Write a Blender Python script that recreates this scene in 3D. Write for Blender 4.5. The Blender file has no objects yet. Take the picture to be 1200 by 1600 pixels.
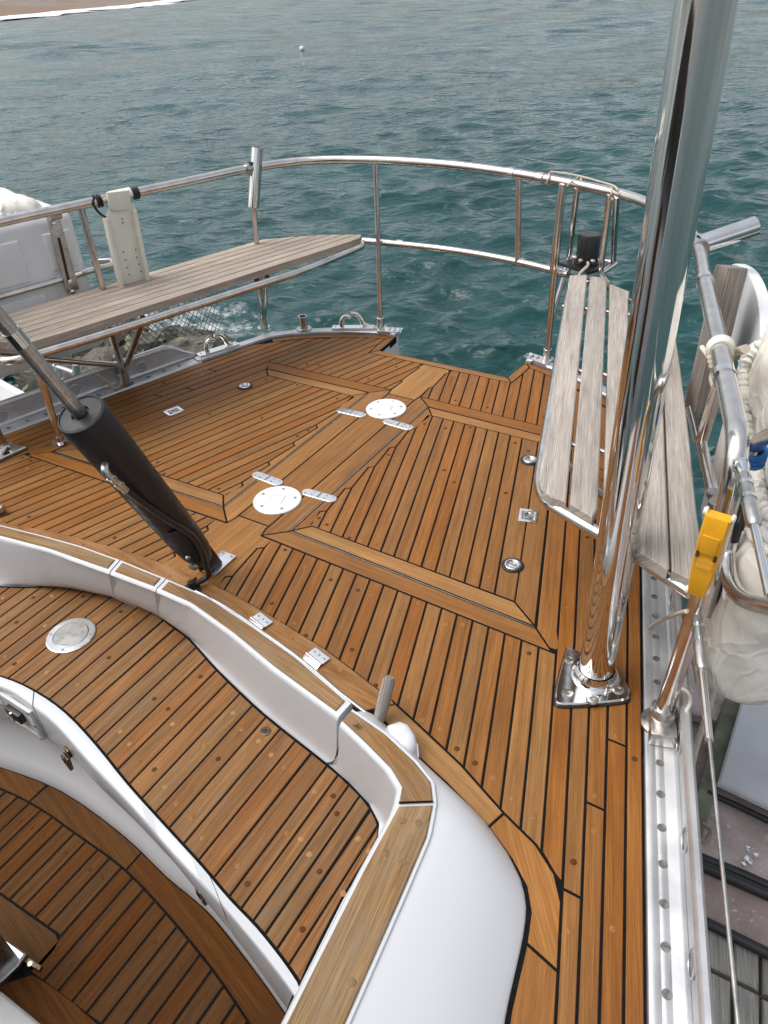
import bpy, bmesh, math, random
import numpy as np
from mathutils import Vector, Matrix
random.seed(7)
RAD = math.radians
S = bpy.context.scene
COL = S.collection

# ------------------------------------------------------------------ camera
# boat frame: +Y aft along the centre line, +X to the side of the open-slat bench, z = 0 on the teak deck
cam_d = bpy.data.cameras.new('camera')
cam_d.sensor_fit = 'VERTICAL'; cam_d.sensor_height = 36.0; cam_d.lens = 25.875
cam_d.clip_start = 0.05; cam_d.clip_end = 3000
cam = bpy.data.objects.new('camera', cam_d); COL.objects.link(cam)
cam.matrix_world = Matrix(((0.855965, -0.275503, 0.437519, 1.2823), (0.515194, 0.525811, -0.676829, -1.3834),
                           (-0.043584, 0.804749, 0.592013, 1.3), (0, 0, 0, 1)))
S.camera = cam

# ------------------------------------------------------------------ sky, sun, exposure (bright overcast)
SUN_EL, SUN_AZ = 60.0, 238.0          # azimuth: direction the sun stands in, degrees clockwise from +Y
world = bpy.data.worlds.new('World'); S.world = world; world.use_nodes = True
wn, wl = world.node_tree.nodes, world.node_tree.links
wn.clear()
sky = wn.new('ShaderNodeTexSky'); sky.sky_type = 'NISHITA'; sky.sun_disc = False
sky.sun_elevation = RAD(SUN_EL); sky.sun_rotation = RAD(SUN_AZ)
sky.air_density = 1.2; sky.dust_density = 4.0; sky.ozone_density = 1.0
hsv = wn.new('ShaderNodeHueSaturation'); hsv.inputs['Saturation'].default_value = 0.38
wl.new(sky.outputs[0], hsv.inputs['Color'])
wtc = wn.new('ShaderNodeTexCoord')
wmp = wn.new('ShaderNodeMapping'); wmp.inputs['Scale'].default_value = (1, 1, 2.6)
wl.new(wtc.outputs['Generated'], wmp.inputs[0])
wno = wn.new('ShaderNodeTexNoise'); wno.inputs['Scale'].default_value = 2.2; wno.inputs['Detail'].default_value = 6
wl.new(wmp.outputs[0], wno.inputs['Vector'])
wmr = wn.new('ShaderNodeMapRange'); wmr.inputs[1].default_value = .3; wmr.inputs[2].default_value = .7
wmr.inputs[3].default_value = .9; wmr.inputs[4].default_value = 1.55
wl.new(wno.outputs['Fac'], wmr.inputs[0])
wmx = wn.new('ShaderNodeVectorMath'); wmx.operation = 'SCALE'
wl.new(hsv.outputs[0], wmx.inputs[0]); wl.new(wmr.outputs[0], wmx.inputs['Scale'])
bg = wn.new('ShaderNodeBackground'); bg.inputs[1].default_value = 0.15
wl.new(wmx.outputs[0], bg.inputs[0])
wo = wn.new('ShaderNodeOutputWorld'); wl.new(bg.outputs[0], wo.inputs[0])
sd = bpy.data.lights.new('sun', 'SUN'); sd.energy = 1.1; sd.angle = RAD(50); sd.color = (1.0, 0.96, 0.9)
so = bpy.data.objects.new('sun', sd); COL.objects.link(so)
a = RAD(SUN_AZ); e = RAD(SUN_EL)
so.rotation_euler = Vector((math.sin(a) * math.cos(e), math.cos(a) * math.cos(e), math.sin(e))).to_track_quat('Z', 'Y').to_euler()
S.view_settings.view_transform = 'Standard'; S.view_settings.look = 'None'
S.view_settings.exposure = 0.28; S.view_settings.gamma = 1.0
S.cycles.max_bounces = 8
S.cycles.use_denoising = True
S.cycles.sample_clamp_indirect = 6.0

# ------------------------------------------------------------------ materials
MATS = {}
def newmat(name):
    m = bpy.data.materials.new(name); m.use_nodes = True
    n, l = m.node_tree.nodes, m.node_tree.links
    MATS[name] = m
    return m, n, l, n['Principled BSDF']
def noise(n, l, vec, scale, detail=4, rough=.55):
    t = n.new('ShaderNodeTexNoise'); t.inputs['Scale'].default_value = scale
    t.inputs['Detail'].default_value = detail; t.inputs['Roughness'].default_value = rough
    if vec is not None: l.new(vec, t.inputs['Vector'])
    return t.outputs['Fac']
def mapped(n, l, vec, scale):
    m = n.new('ShaderNodeMapping'); m.inputs['Scale'].default_value = scale; l.new(vec, m.inputs[0]); return m.outputs[0]
def ramp(n, l, fac, stops):
    r = n.new('ShaderNodeValToRGB'); el = r.color_ramp.elements
    while len(el) < len(stops): el.new(.5)
    for q, (p, c) in zip(el, stops):
        q.position = p; q.color = (c[0], c[1], c[2], 1) if not isinstance(c, (int, float)) else (c, c, c, 1)
    l.new(fac, r.inputs[0]); return r.outputs[0]
def mix(n, l, f, a, b, mode='MIX'):
    m = n.new('ShaderNodeMix'); m.data_type = 'RGBA'; m.blend_type = mode
    for s, v in ((m.inputs[0], f), (m.inputs[6], a), (m.inputs[7], b)):
        if isinstance(v, bpy.types.NodeSocket): l.new(v, s)
        elif isinstance(v, (int, float)): s.default_value = v
        else: s.default_value = (v[0], v[1], v[2], 1)
    return m.outputs[2]
def maprange(n, l, v, a, b, c, d):
    m = n.new('ShaderNodeMapRange')
    for i, q in enumerate((a, b, c, d)): m.inputs[i + 1].default_value = q
    l.new(v, m.inputs[0]); return m.outputs[0]
def bump(n, l, h, bs, strength, dist):
    b = n.new('ShaderNodeBump'); b.inputs['Strength'].default_value = strength; b.inputs['Distance'].default_value = dist
    l.new(h, b.inputs['Height']); l.new(b.outputs[0], bs.inputs['Normal'])

def wood(name, dark, mid, light, rough=.6, grey=None, greyamt=0.0, vary=.35, grain=1.0, bumpd=.0006, spec=.35):
    m, n, l, bs = newmat(name)
    uv = n.new('ShaderNodeUVMap').outputs[0]
    oi = n.new('ShaderNodeObjectInfo')
    fine = noise(n, l, mapped(n, l, uv, (9, 420, 1)), 1.0, 3, .6)
    streak = noise(n, l, mapped(n, l, uv, (2.2, 75, 1)), 1.0, 4, .6)
    broad = noise(n, l, mapped(n, l, uv, (3.5, 11, 1)), 1.0, 3, .5)
    c = ramp(n, l, streak, [(.28, dark), (.5, mid), (.74, light)])
    f = maprange(n, l, fine, .35, .68, 1 - .42 * grain, 1 + .22 * grain)
    hs = n.new('ShaderNodeHueSaturation'); l.new(c, hs.inputs['Color']); l.new(f, hs.inputs['Value'])
    c = hs.outputs[0]
    pores = ramp(n, l, noise(n, l, mapped(n, l, uv, (38, 900, 1)), 1.0, 2, .5), [(.30, .35), (.40, 1.0)])
    c = mix(n, l, .55 * grain, c, pores, 'MULTIPLY')
    if grey is not None:
        g = ramp(n, l, noise(n, l, mapped(n, l, uv, (5, 26, 1)), 1.0, 5, .65), [(.38, 0.0), (.66, 1.0)])
        gm = n.new('ShaderNodeMath'); gm.operation = 'MULTIPLY'; gm.inputs[1].default_value = greyamt; l.new(g, gm.inputs[0])
        c = mix(n, l, gm.outputs[0], c, grey)
    hs2 = n.new('ShaderNodeHueSaturation'); l.new(c, hs2.inputs['Color'])
    b2 = n.new('ShaderNodeMath'); b2.operation = 'ADD'
    l.new(maprange(n, l, broad, .3, .7, -.14, .14), b2.inputs[0])
    l.new(maprange(n, l, oi.outputs['Random'], 0, 1, 1 - vary * .5, 1 + vary * .5), b2.inputs[1])
    l.new(b2.outputs[0], hs2.inputs['Value'])
    rr = n.new('ShaderNodeMath'); rr.operation = 'MULTIPLY'; rr.inputs[1].default_value = 7.31; l.new(oi.outputs['Random'], rr.inputs[0])
    fr = n.new('ShaderNodeMath'); fr.operation = 'FRACT'; l.new(rr.outputs[0], fr.inputs[0])
    l.new(maprange(n, l, fr.outputs[0], 0, 1, .494, .505), hs2.inputs['Hue'])
    l.new(maprange(n, l, fr.outputs[0], 0, 1, 1.05, .95), hs2.inputs['Saturation'])
    l.new(hs2.outputs[0], bs.inputs['Base Color'])
    l.new(maprange(n, l, broad, .3, .7, rough - .08, rough + .1), bs.inputs['Roughness'])
    bs.inputs['Specular IOR Level'].default_value = spec
    bump(n, l, fine, bs, .5 * grain, bumpd)
    return m
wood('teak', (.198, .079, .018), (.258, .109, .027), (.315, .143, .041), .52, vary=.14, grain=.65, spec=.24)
wood('teak_light', (.248, .107, .028), (.312, .145, .041), (.372, .186, .060), .52, vary=.1, grain=.65, spec=.24)
wood('teak_seat', (.170, .071, .022), (.243, .108, .034), (.328, .158, .058), .6, grey=(.22, .15, .08), greyamt=.4, vary=.2, grain=.95, spec=.2)
wood('teak_board', (.195, .086, .025), (.280, .136, .042), (.365, .195, .075), .68, grey=(.40, .26, .145), greyamt=.5, vary=.1, grain=1.0, spec=.2)
wood('teak_cap', (.215, .112, .040), (.295, .165, .064), (.365, .222, .098), .75, grey=(.24, .19, .135), greyamt=.6, vary=.1, grain=1.1, spec=.2)
wood('teak_sole_shaded', (.080, .031, .007), (.108, .043, .010), (.138, .058, .015), .7, vary=.16, grain=.75, spec=.12)  # cockpit floor shade is put into this teak's colour
wood('grey_teak', (.27, .235, .205), (.365, .33, .295), (.455, .42, .38), .85, grey=(.43, .37, .31), greyamt=.5, vary=.14, grain=.95)
wood('grey_teak_closed', (.265, .210, .160), (.380, .318, .258), (.465, .405, .340), .85, grey=(.42, .345, .27), greyamt=.55, vary=.16, grain=1.0)
wood('old_timber', (.16, .13, .11), (.25, .215, .19), (.36, .32, .29), .9, vary=.3, grain=1.2)
wood('dock_timber', (.24, .23, .20), (.34, .325, .29), (.44, .425, .39), .9, vary=.35, grain=.9)

def plain(name, col, rough=.5, metal=0.0, var=.08, scale=8, bumps=None, spec=.5, coat=0):
    m, n, l, bs = newmat(name)
    tc = n.new('ShaderNodeTexCoord').outputs['Object']
    f = noise(n, l, tc, scale, 5, .6)
    lo = tuple(c * (1 - var) for c in col); hi = tuple(min(1, c * (1 + var)) for c in col)
    l.new(ramp(n, l, f, [(.3, lo), (.7, hi)]), bs.inputs['Base Color'])
    l.new(maprange(n, l, noise(n, l, tc, scale * 3.1, 4), .3, .7, max(.02, rough * .8), min(1, rough * 1.2)), bs.inputs['Roughness'])
    bs.inputs['Metallic'].default_value = metal; bs.inputs['Specular IOR Level'].default_value = spec
    if coat: bs.inputs['Coat Weight'].default_value = coat
    if bumps: bump(n, l, noise(n, l, tc, bumps[0], 4), bs, bumps[1], bumps[2])
    return m
plain('caulk', (.006, .006, .0065), .8, var=.3, scale=40, spec=.12)
plain('gelcoat', (.57, .585, .605), .20, var=.006, scale=1.5)
plain('gelcoat_old', (.62, .62, .61), .4, var=.07, scale=6, bumps=(30, .1, .002))
plain('white_plastic', (.72, .69, .60), .45, var=.06, scale=14)
plain('white_case', (.70, .71, .72), .4, var=.06, scale=7, bumps=(60, .08, .001))
plain('steel', (.70, .69, .67), .10, metal=1, var=.10, scale=24, bumps=(90, .04, .0006))
plain('screw_dark', (.27, .26, .25), .45, metal=.9, var=.4, scale=60)
plain('steel_rail', (.64, .60, .565), .17, metal=1, var=.16, scale=20, bumps=(120, .06, .0006))
plain('steel_dull', (.50, .485, .46), .32, metal=1, var=.22, scale=30, bumps=(140, .15, .0008))
plain('plate_metal', (.82, .82, .81), .15, metal=.9, var=.06, scale=14, bumps=(25, .03, .001))
plain('plate_white', (.80, .80, .78), .28, metal=.25, var=.05, scale=14)
plain('rubber', (.013, .013, .015), .48, var=.35, scale=16, bumps=(220, .25, .0008))
plain('black_plastic', (.014, .014, .016), .35, var=.2, scale=20)
plain('yellow_plastic', (.78, .38, .010), .42, var=.10, scale=16)
plain('blue_rope', (.015, .12, .33), .8, var=.25, scale=120, bumps=(400, .6, .002))
plain('cream_rope', (.50, .43, .34), .9, var=.2, scale=120, bumps=(400, .6, .002))
plain('bronze', (.115, .085, .052), .38, metal=.85, var=.5, scale=60)
plain('white_paint_chipped', (.68, .70, .73), .45, var=.12, scale=30)
def grimy(name, c0, c1, c2, fleck):
    m, n, l, bs = newmat(name)
    tc = n.new('ShaderNodeTexCoord').outputs['Object']
    c = ramp(n, l, noise(n, l, tc, 7, 7, .72), [(.28, c0), (.5, c1), (.72, c2)])
    c = mix(n, l, ramp(n, l, noise(n, l, tc, 70, 3, .6), [(.62, 0.0), (.70, 1.0)]), c, fleck)
    c = mix(n, l, ramp(n, l, noise(n, l, mapped(n, l, tc, (3, 9, 3)), 2.2, 5, .7), [(.54, 0.0), (.70, .45)]), c, (.24, .125, .105))
    c = mix(n, l, ramp(n, l, noise(n, l, tc, 3.3, 6, .75), [(.54, 0.0), (.66, .7)]), c, (.045, .04, .036))
    l.new(c, bs.inputs['Base Color']); bs.inputs['Roughness'].default_value = .8
    bump(n, l, noise(n, l, tc, 40, 5), bs, .5, .005)
grimy('rust_steel', (.19, .145, .13), (.32, .25, .225), (.42, .35, .32), (.55, .50, .46))
plain('green_paint', (.15, .155, .105), .75, var=.5, scale=13, bumps=(50, .4, .004))
plain('grey_panel', (.52, .52, .53), .55, var=.12, scale=6, bumps=(12, .15, .004))
plain('net_cord', (.055, .06, .055), .9, var=.3, scale=60)
plain('foam', (.74, .76, .76), .8, var=.15, scale=3, bumps=(3, .5, .05))
plain('hull_white', (.62, .63, .62), .4, var=.12, scale=4)

m, n, l, bs = newmat('steel_pole')       # polished tube with faint lengthwise draw lines
tc = n.new('ShaderNodeTexCoord').outputs['Object']
st = noise(n, l, mapped(n, l, tc, (60, 60, .5)), 1.0, 3, .6)
l.new(ramp(n, l, st, [(.3, (.62, .60, .575)), (.7, (.76, .75, .74))]), bs.inputs['Base Color']); bs.inputs['Metallic'].default_value = 1
bs.inputs['Roughness'].default_value = .07
bump(n, l, noise(n, l, mapped(n, l, tc, (38, 38, .35)), 1.0, 3, .6), bs, .35, .0022)
# aluminium toe rail: mill finish, scuffed, with faint lengthwise draw lines
m, n, l, bs = newmat('aluminium')
tc = n.new('ShaderNodeTexCoord').outputs['Object']
big = noise(n, l, tc, 9, 5, .6); fine = noise(n, l, tc, 160, 3, .6)
l.new(ramp(n, l, big, [(.25, (.47, .48, .49)), (.7, (.66, .67, .68))]), bs.inputs['Base Color'])
l.new(maprange(n, l, big, .3, .7, .30, .50), bs.inputs['Roughness']); bs.inputs['Metallic'].default_value = .75
bump(n, l, fine, bs, .25, .0008)

# white canvas with wrinkles and a few tan stains
m, n, l, bs = newmat('canvas')
tc = n.new('ShaderNodeTexCoord').outputs['Object']
st = ramp(n, l, noise(n, l, tc, 5, 4, .6), [(.58, 0.0), (.72, 1.0)])
c0 = ramp(n, l, noise(n, l, tc, 11, 5, .6), [(.3, (.66, .63, .56)), (.7, (.77, .75, .69))])
stm = n.new('ShaderNodeMath'); stm.operation = 'MULTIPLY'; stm.inputs[1].default_value = .35; l.new(st, stm.inputs[0])
l.new(mix(n, l, stm.outputs[0], c0, (.50, .38, .24)), bs.inputs['Base Color']); bs.inputs['Roughness'].default_value = .85
dn_ = n.new('ShaderNodeTexNoise'); dn_.inputs['Scale'].default_value = 5; dn_.inputs['Detail'].default_value = 3; l.new(tc, dn_.inputs['Vector'])
va = n.new('ShaderNodeVectorMath'); va.operation = 'MULTIPLY_ADD'; va.inputs[1].default_value = (.16, .16, .16); l.new(dn_.outputs['Color'], va.inputs[0]); l.new(mapped(n, l, tc, (1, 1, .55)), va.inputs[2])
prev = None
for sc_, dist_ in ((5.5, .010), (15, .004)):
    vo = n.new('ShaderNodeTexVoronoi'); vo.feature = 'DISTANCE_TO_EDGE'; vo.inputs['Scale'].default_value = sc_; l.new(va.outputs[0], vo.inputs['Vector'])
    cr_ = ramp(n, l, vo.outputs['Distance'], [(0.0, 1.0), (.10, .55), (.45, 0.0)])
    b_ = n.new('ShaderNodeBump'); b_.inputs['Strength'].default_value = .9; b_.inputs['Distance'].default_value = dist_; l.new(cr_, b_.inputs['Height'])
    if prev: l.new(prev, b_.inputs['Normal'])
    prev = b_.outputs[0]
l.new(prev, bs.inputs['Normal'])

# sea water
m, n, l, bs = newmat('sea_water')
tc = n.new('ShaderNodeTexCoord').outputs['Object']
deep = ramp(n, l, noise(n, l, tc, .35, 4, .5), [(.3, (.010, .046, .047)), (.7, (.016, .064, .062))])
# thin foam churned up by the rocks beyond the bench
dv = n.new('ShaderNodeVectorMath'); dv.operation = 'DISTANCE'; dv.inputs[1].default_value = (-3.7, 2.5, -1.2); l.new(tc, dv.inputs[0])
near = maprange(n, l, dv.outputs['Value'], .3, 1.9, .30, -.12)
fa = n.new('ShaderNodeMath'); fa.operation = 'ADD'; l.new(noise(n, l, tc, 5, 7, .75), fa.inputs[0]); l.new(near, fa.inputs[1])
fm = ramp(n, l, fa.outputs[0], [(.62, 0.0), (.80, .8)])
l.new(mix(n, l, fm, deep, (.62, .65, .65)), bs.inputs['Base Color'])
l.new(maprange(n, l, fm, 0, 1, .045, .6), bs.inputs['Roughness']); bs.inputs['IOR'].default_value = 1.33
mp = n.new('ShaderNodeMapping'); mp.inputs['Rotation'].default_value = (0, 0, math.radians(-30)); l.new(tc, mp.inputs[0])
def ridges(scale, sx_, sy_, det):
    r = n.new('ShaderNodeTexNoise'); r.noise_type = 'RIDGED_MULTIFRACTAL'; r.inputs['Scale'].default_value = scale; r.inputs['Detail'].default_value = det
    r.inputs['Roughness'].default_value = .5; r.inputs['Distortion'].default_value = .35
    l.new(mapped(n, l, mp.outputs[0], (sx_, sy_, 1)), r.inputs['Vector']); return r.outputs['Fac']
def chain(h, strength, dist, prev=None):
    b_ = n.new('ShaderNodeBump'); b_.inputs['Strength'].default_value = strength; b_.inputs['Distance'].default_value = dist; l.new(h, b_.inputs['Height'])
    if prev: l.new(prev, b_.inputs['Normal'])
    return b_.outputs[0]
nb = chain(noise(n, l, mapped(n, l, mp.outputs[0], (.55, 1.15, 1)), .5, 6, .62), 1, .24)
nb = chain(ridges(6.0, .6, 1.25, 4), 1, .034, nb)
nb = chain(noise(n, l, mapped(n, l, mp.outputs[0], (.7, 1.2, 1)), 26, 3, .55), .8, .005, nb)
l.new(nb, bs.inputs['Normal'])

# pebbly sand
m, n, l, bs = newmat('beach_sand')
tc = n.new('ShaderNodeTexCoord').outputs['Object']
c0 = ramp(n, l, noise(n, l, tc, 1.2, 8, .75), [(.3, (.11, .10, .085)), (.55, (.22, .19, .155)), (.8, (.36, .33, .29))])
l.new(mix(n, l, ramp(n, l, noise(n, l, tc, .09, 3, .5), [(.45, 0.0), (.6, 1.0)]), c0, (.20, .135, .095)), bs.inputs['Base Color']); bs.inputs['Roughness'].default_value = .95

m, n, l, bs = newmat('rock')
tc = n.new('ShaderNodeTexCoord').outputs['Object']
l.new(ramp(n, l, noise(n, l, tc, 7, 7, .7), [(.3, (.05, .045, .038)), (.55, (.13, .115, .095)), (.8, (.27, .25, .22))]), bs.inputs['Base Color'])
bs.inputs['Roughness'].default_value = .9
bump(n, l, noise(n, l, tc, 25, 5), bs, .7, .02)
m, n, l, bs = newmat('leaf_green')
tc = n.new('ShaderNodeTexCoord').outputs['Object']
l.new(ramp(n, l, noise(n, l, tc, 14, 3), [(.3, (.06, .085, .035)), (.7, (.17, .19, .09))]), bs.inputs['Base Color']); bs.inputs['Roughness'].default_value = .7

# ------------------------------------------------------------------ mesh helpers
def link(name, me, mat, parent=None, smooth=None):
    if isinstance(mat, str): mat = MATS[mat]
    me.materials.clear(); me.materials.append(mat)
    if smooth is not None:
        me.polygons.foreach_set('use_smooth', [True] * len(me.polygons))
        if smooth < 180: me.set_sharp_from_angle(angle=RAD(smooth))
    o = bpy.data.objects.new(name, me); COL.objects.link(o)
    if parent is not None: o.parent = parent
    return o
def tag(o, label=None, cat=None, group=None, kind=None):
    for k, v in (('label', label), ('category', cat), ('group', group), ('kind', kind)):
        if v: o[k] = v
    return o
def empty(name, loc=(0, 0, 0), **kw):
    o = bpy.data.objects.new(name, None); COL.objects.link(o); o.location = loc; o.empty_display_size = .05
    bpy.context.view_layer.update()
    return tag(o, **kw)
class MB:
    def __init__(s): s.v = []; s.f = []; s.uv = None
    def add(s, vs, fs):
        b = len(s.v); s.v += [tuple(q) for q in vs]; s.f += [tuple(i + b for i in q) for q in fs]; return s
    def box(s, c, h, rot=None, bev=0.0):
        """box with chamfered edges; c centre, h half sizes, rot 3x3 matrix"""
        R = rot or Matrix.Identity(3)
        bm = bmesh.new(); bmesh.ops.create_cube(bm, size=2)
        for v in bm.verts: v.co = Vector((v.co.x * h[0], v.co.y * h[1], v.co.z * h[2]))
        if bev > 0: bmesh.ops.bevel(bm, geom=bm.edges[:], offset=bev, segments=2, affect='EDGES', profile=.6)
        bm.verts.index_update()
        vs = [R @ v.co + Vector(c) for v in bm.verts]; fs = [[v.index for v in f.verts] for f in bm.faces]
        bm.free(); return s.add(vs, fs)
    def tube(s, path, r, seg=14, caps=True, closed=False):
        P = [Vector(p) for p in path]; nP = len(P)
        if not isinstance(r, (list, tuple)): r = [r] * nP
        T = []
        for i in range(nP):
            a, b = (P[i - 1], P[(i + 1) % nP]) if closed else (P[max(0, i - 1)], P[min(nP - 1, i + 1)])
            T.append((b - a).normalized())
        N = T[0].orthogonal().normalized(); vs = []; fs = []
        for i in range(nP):
            if i: N = (N - T[i] * N.dot(T[i])).normalized()
            B = T[i].cross(N)
            for k in range(seg):
                t = 2 * math.pi * k / seg; vs.append(P[i] + (N * math.cos(t) + B * math.sin(t)) * r[i])
        rings = nP if closed else nP - 1
        for i in range(rings):
            j = (i + 1) % nP
            for k in range(seg):
                k2 = (k + 1) % seg; fs.append((i * seg + k, i * seg + k2, j * seg + k2, j * seg + k))
        if caps and not closed:
            fs.append(tuple(reversed(range(seg)))); fs.append(tuple((nP - 1) * seg + k for k in range(seg)))
        return s.add(vs, fs)
    def lathe(s, prof, origin=(0, 0, 0), axis=(0, 0, 1), seg=28, cap=True):
        """prof: (radius, height) from bottom to top"""
        q = Vector((0, 0, 1)).rotation_difference(Vector(axis).normalized()); O = Vector(origin); vs = []; fs = []
        for r, h in prof:
            for k in range(seg):
                t = 2 * math.pi * k / seg; vs.append(O + q @ Vector((r * math.cos(t), r * math.sin(t), h)))
        for i in range(len(prof) - 1):
            for k in range(seg):
                k2 = (k + 1) % seg; fs.append((i * seg + k, i * seg + k2, (i + 1) * seg + k2, (i + 1) * seg + k))
        if cap:
            if prof[0][0] > 1e-6: fs.append(tuple(reversed(range(seg))))
            if prof[-1][0] > 1e-6: fs.append(tuple((len(prof) - 1) * seg + k for k in range(seg)))
        return s.add(vs, fs)
    def loft(s, rows):
        m = len(rows[0]); vs = [q for r in rows for q in r]
        fs = [(i * m + k, i * m + k + 1, (i + 1) * m + k + 1, (i + 1) * m + k) for i in range(len(rows) - 1) for k in range(m - 1)]
        return s.add(vs, fs)
    def prism(s, poly, z0, z1, bev=0.0):
        """extruded outline, top edge chamfered; poly xy ccw"""
        poly = ccw(poly); k = len(poly)
        top = inset(poly, bev) if bev else poly
        vs = [(x, y, z0) for x, y in poly] + [(x, y, z1 - bev) for x, y in poly]
        fs = [tuple(reversed(range(k)))] + [(i, (i + 1) % k, k + (i + 1) % k, k + i) for i in range(k)]
        if bev:
            vs += [(x, y, z1) for x, y in top]
            fs += [(k + i, k + (i + 1) % k, 2 * k + (i + 1) % k, 2 * k + i) for i in range(k)] + [tuple(2 * k + i for i in range(k))]
        else: fs += [tuple(k + i for i in range(k))]
        return s.add(vs, fs)
    def build(s, name, mat, parent=None, smooth=35):
        me = bpy.data.meshes.new(name); me.from_pydata([tuple(v) for v in s.v], [], s.f); me.update()
        return link(name, me, mat, parent, smooth)
def area(p): return .5 * sum(p[i - 1][0] * p[i][1] - p[i][0] * p[i - 1][1] for i in range(len(p)))
def ccw(p):
    p = [(q[0], q[1]) for q in p]; return p if area(p) > 0 else p[::-1]
def clean(p, eps=.0008):
    o = []
    for q in p:
        if not o or math.hypot(q[0] - o[-1][0], q[1] - o[-1][1]) > eps: o.append(q)
    if len(o) > 1 and math.hypot(o[0][0] - o[-1][0], o[0][1] - o[-1][1]) < eps: o.pop()
    return o
def inset(p, d):
    p = ccw(p); k = len(p); o = []
    for i in range(k):
        a, b, c = p[i - 1], p[i], p[(i + 1) % k]
        e1 = (b[0] - a[0], b[1] - a[1]); e2 = (c[0] - b[0], c[1] - b[1])
        l1 = math.hypot(*e1) or 1e-9; l2 = math.hypot(*e2) or 1e-9
        n1 = (-e1[1] / l1, e1[0] / l1); n2 = (-e2[1] / l2, e2[0] / l2)
        mx, my = n1[0] + n2[0], n1[1] + n2[1]; q = mx * mx + my * my
        if q < .03: q = .03
        o.append((b[0] + 2 * d * mx / q, b[1] + 2 * d * my / q))
    return o
def clip(p, nx, ny, c):
    """keep nx*x+ny*y <= c"""
    o = []
    for i in range(len(p)):
        a, b = p[i - 1], p[i]; da = nx * a[0] + ny * a[1] - c; db = nx * b[0] + ny * b[1] - c
        if (da <= 0) != (db <= 0):
            t = da / (da - db); o.append((a[0] + t * (b[0] - a[0]), a[1] + t * (b[1] - a[1])))
        if db <= 0: o.append(b)
    return o
def clip_side(p, a, b, keep):
    """keep the side of line a->b on which point keep lies"""
    nx, ny = b[1] - a[1], a[0] - b[0]; c = nx * a[0] + ny * a[1]
    return clip(p, nx, ny, c) if nx * keep[0] + ny * keep[1] <= c else clip(p, -nx, -ny, -c)
def board(name, poly, ztop, mat, parent, grain=(0, 1), gap=.0026, thick=.014, cham=.0011, minarea=.0001):
    """one solid plank from an outline (seam lines); shrunk by half a seam, edges eased, UVs run along the grain in metres"""
    poly = clean(ccw(poly), .0035 if gap > .002 else .0008)
    if len(poly) < 3 or abs(area(poly)) < minarea: return None
    p = inset(poly, gap)
    if area(p) < minarea * .4: return None
    zf = ztop if callable(ztop) else (lambda x, y: ztop)
    t = inset(p, cham); k = len(p)
    vs = [(x, y, zf(x, y) - thick) for x, y in p] + [(x, y, zf(x, y) - cham * .9) for x, y in p] + [(x, y, zf(x, y)) for x, y in t]
    fs = [(i, (i + 1) % k, k + (i + 1) % k, k + i) for i in range(k)] + \
         [(k + i, k + (i + 1) % k, 2 * k + (i + 1) % k, 2 * k + i) for i in range(k)] + [tuple(2 * k + i for i in range(k)), tuple(reversed(range(k)))]
    me = bpy.data.meshes.new(name); me.from_pydata(vs, [], fs); me.update()
    uvmap(me, grain)
    return link(name, me, mat, parent)
def rebase(t, loc):
    """move a thing's Empty to its base while its parts stay where they are"""
    L = Vector(loc) - t.location; t.location = Vector(loc)
    for c in list(t.children): c.location = c.location - L
    return t
def uvmap(me, grain=(0, 1), axis3=None):
    g = Vector((grain[0], grain[1], 0)).normalized() if axis3 is None else Vector(axis3).normalized()
    side = Vector((-g.y, g.x, 0)).normalized() if abs(g.z) < .9 else Vector((1, 0, 0))
    upv = g.cross(side)
    ou, ov = random.uniform(0, 40), random.uniform(0, 40)
    uvl = me.uv_layers.new(name='UVMap')
    co = [v.co for v in me.vertices]
    dat = np.empty(len(me.loops) * 2, np.float32)
    for i, lp in enumerate(me.loops):
        c = co[lp.vertex_index]; dat[2 * i] = c.dot(g) + ou; dat[2 * i + 1] = c.dot(side) + c.dot(upv) * .8 + ov
    uvl.data.foreach_set('uv', dat)
def resample(pts, k):
    P = [Vector(p) for p in pts]; d = [0]
    for i in range(1, len(P)): d.append(d[-1] + (P[i] - P[i - 1]).length)
    o = []
    for i in range(k):
        s = d[-1] * i / (k - 1); j = 0
        while j < len(P) - 2 and d[j + 1] < s: j += 1
        t = (s - d[j]) / max(1e-9, d[j + 1] - d[j]); o.append(P[j].lerp(P[j + 1], t))
    return o
def smooth(pts, sub=6):
    """Catmull-Rom through the points"""
    P = [Vector(p) for p in pts]; o = []
    for i in range(len(P) - 1):
        a, b, c, d = P[max(0, i - 1)], P[i], P[i + 1], P[min(len(P) - 1, i + 2)]
        for k in range(sub):
            t = k / sub
            o.append(.5 * ((2 * b) + (c - a) * t + (2 * a - 5 * b + 4 * c - d) * t * t + (3 * b - a - 3 * c + d) * t ** 3))
    return o + [P[-1]]
def fillet(pts, r, seg=6):
    P = [Vector(p) for p in pts]; o = [P[0]]
    for i in range(1, len(P) - 1):
        a = (P[i - 1] - P[i]); b = (P[i + 1] - P[i]); q = min(r, a.length * .45, b.length * .45)
        A = P[i] + a.normalized() * q; B = P[i] + b.normalized() * q
        for k in range(seg + 1):
            t = k / seg; o.append(A * (1 - t) ** 2 + P[i] * 2 * t * (1 - t) + B * t * t)
    return o + [P[-1]]
def tube(name, path, r, mat, parent=None, seg=14, closed=False):
    return MB().tube(path, r, seg, closed=closed).build(name, mat, parent, 50)
def basis(z, x=None):
    z = Vector(z).normalized(); x = Vector(x) if x is not None else z.orthogonal()
    x = (x - z * x.dot(z)).normalized(); y = z.cross(x); return Matrix((x, y, z)).transposed()
def disc(name, loc, r, h, mat, parent, seg=20, bev=.001):
    return MB().lathe([(r, 0), (r, h - bev), (r - bev, h)], loc, seg=seg).build(name, mat, parent, 40)
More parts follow.
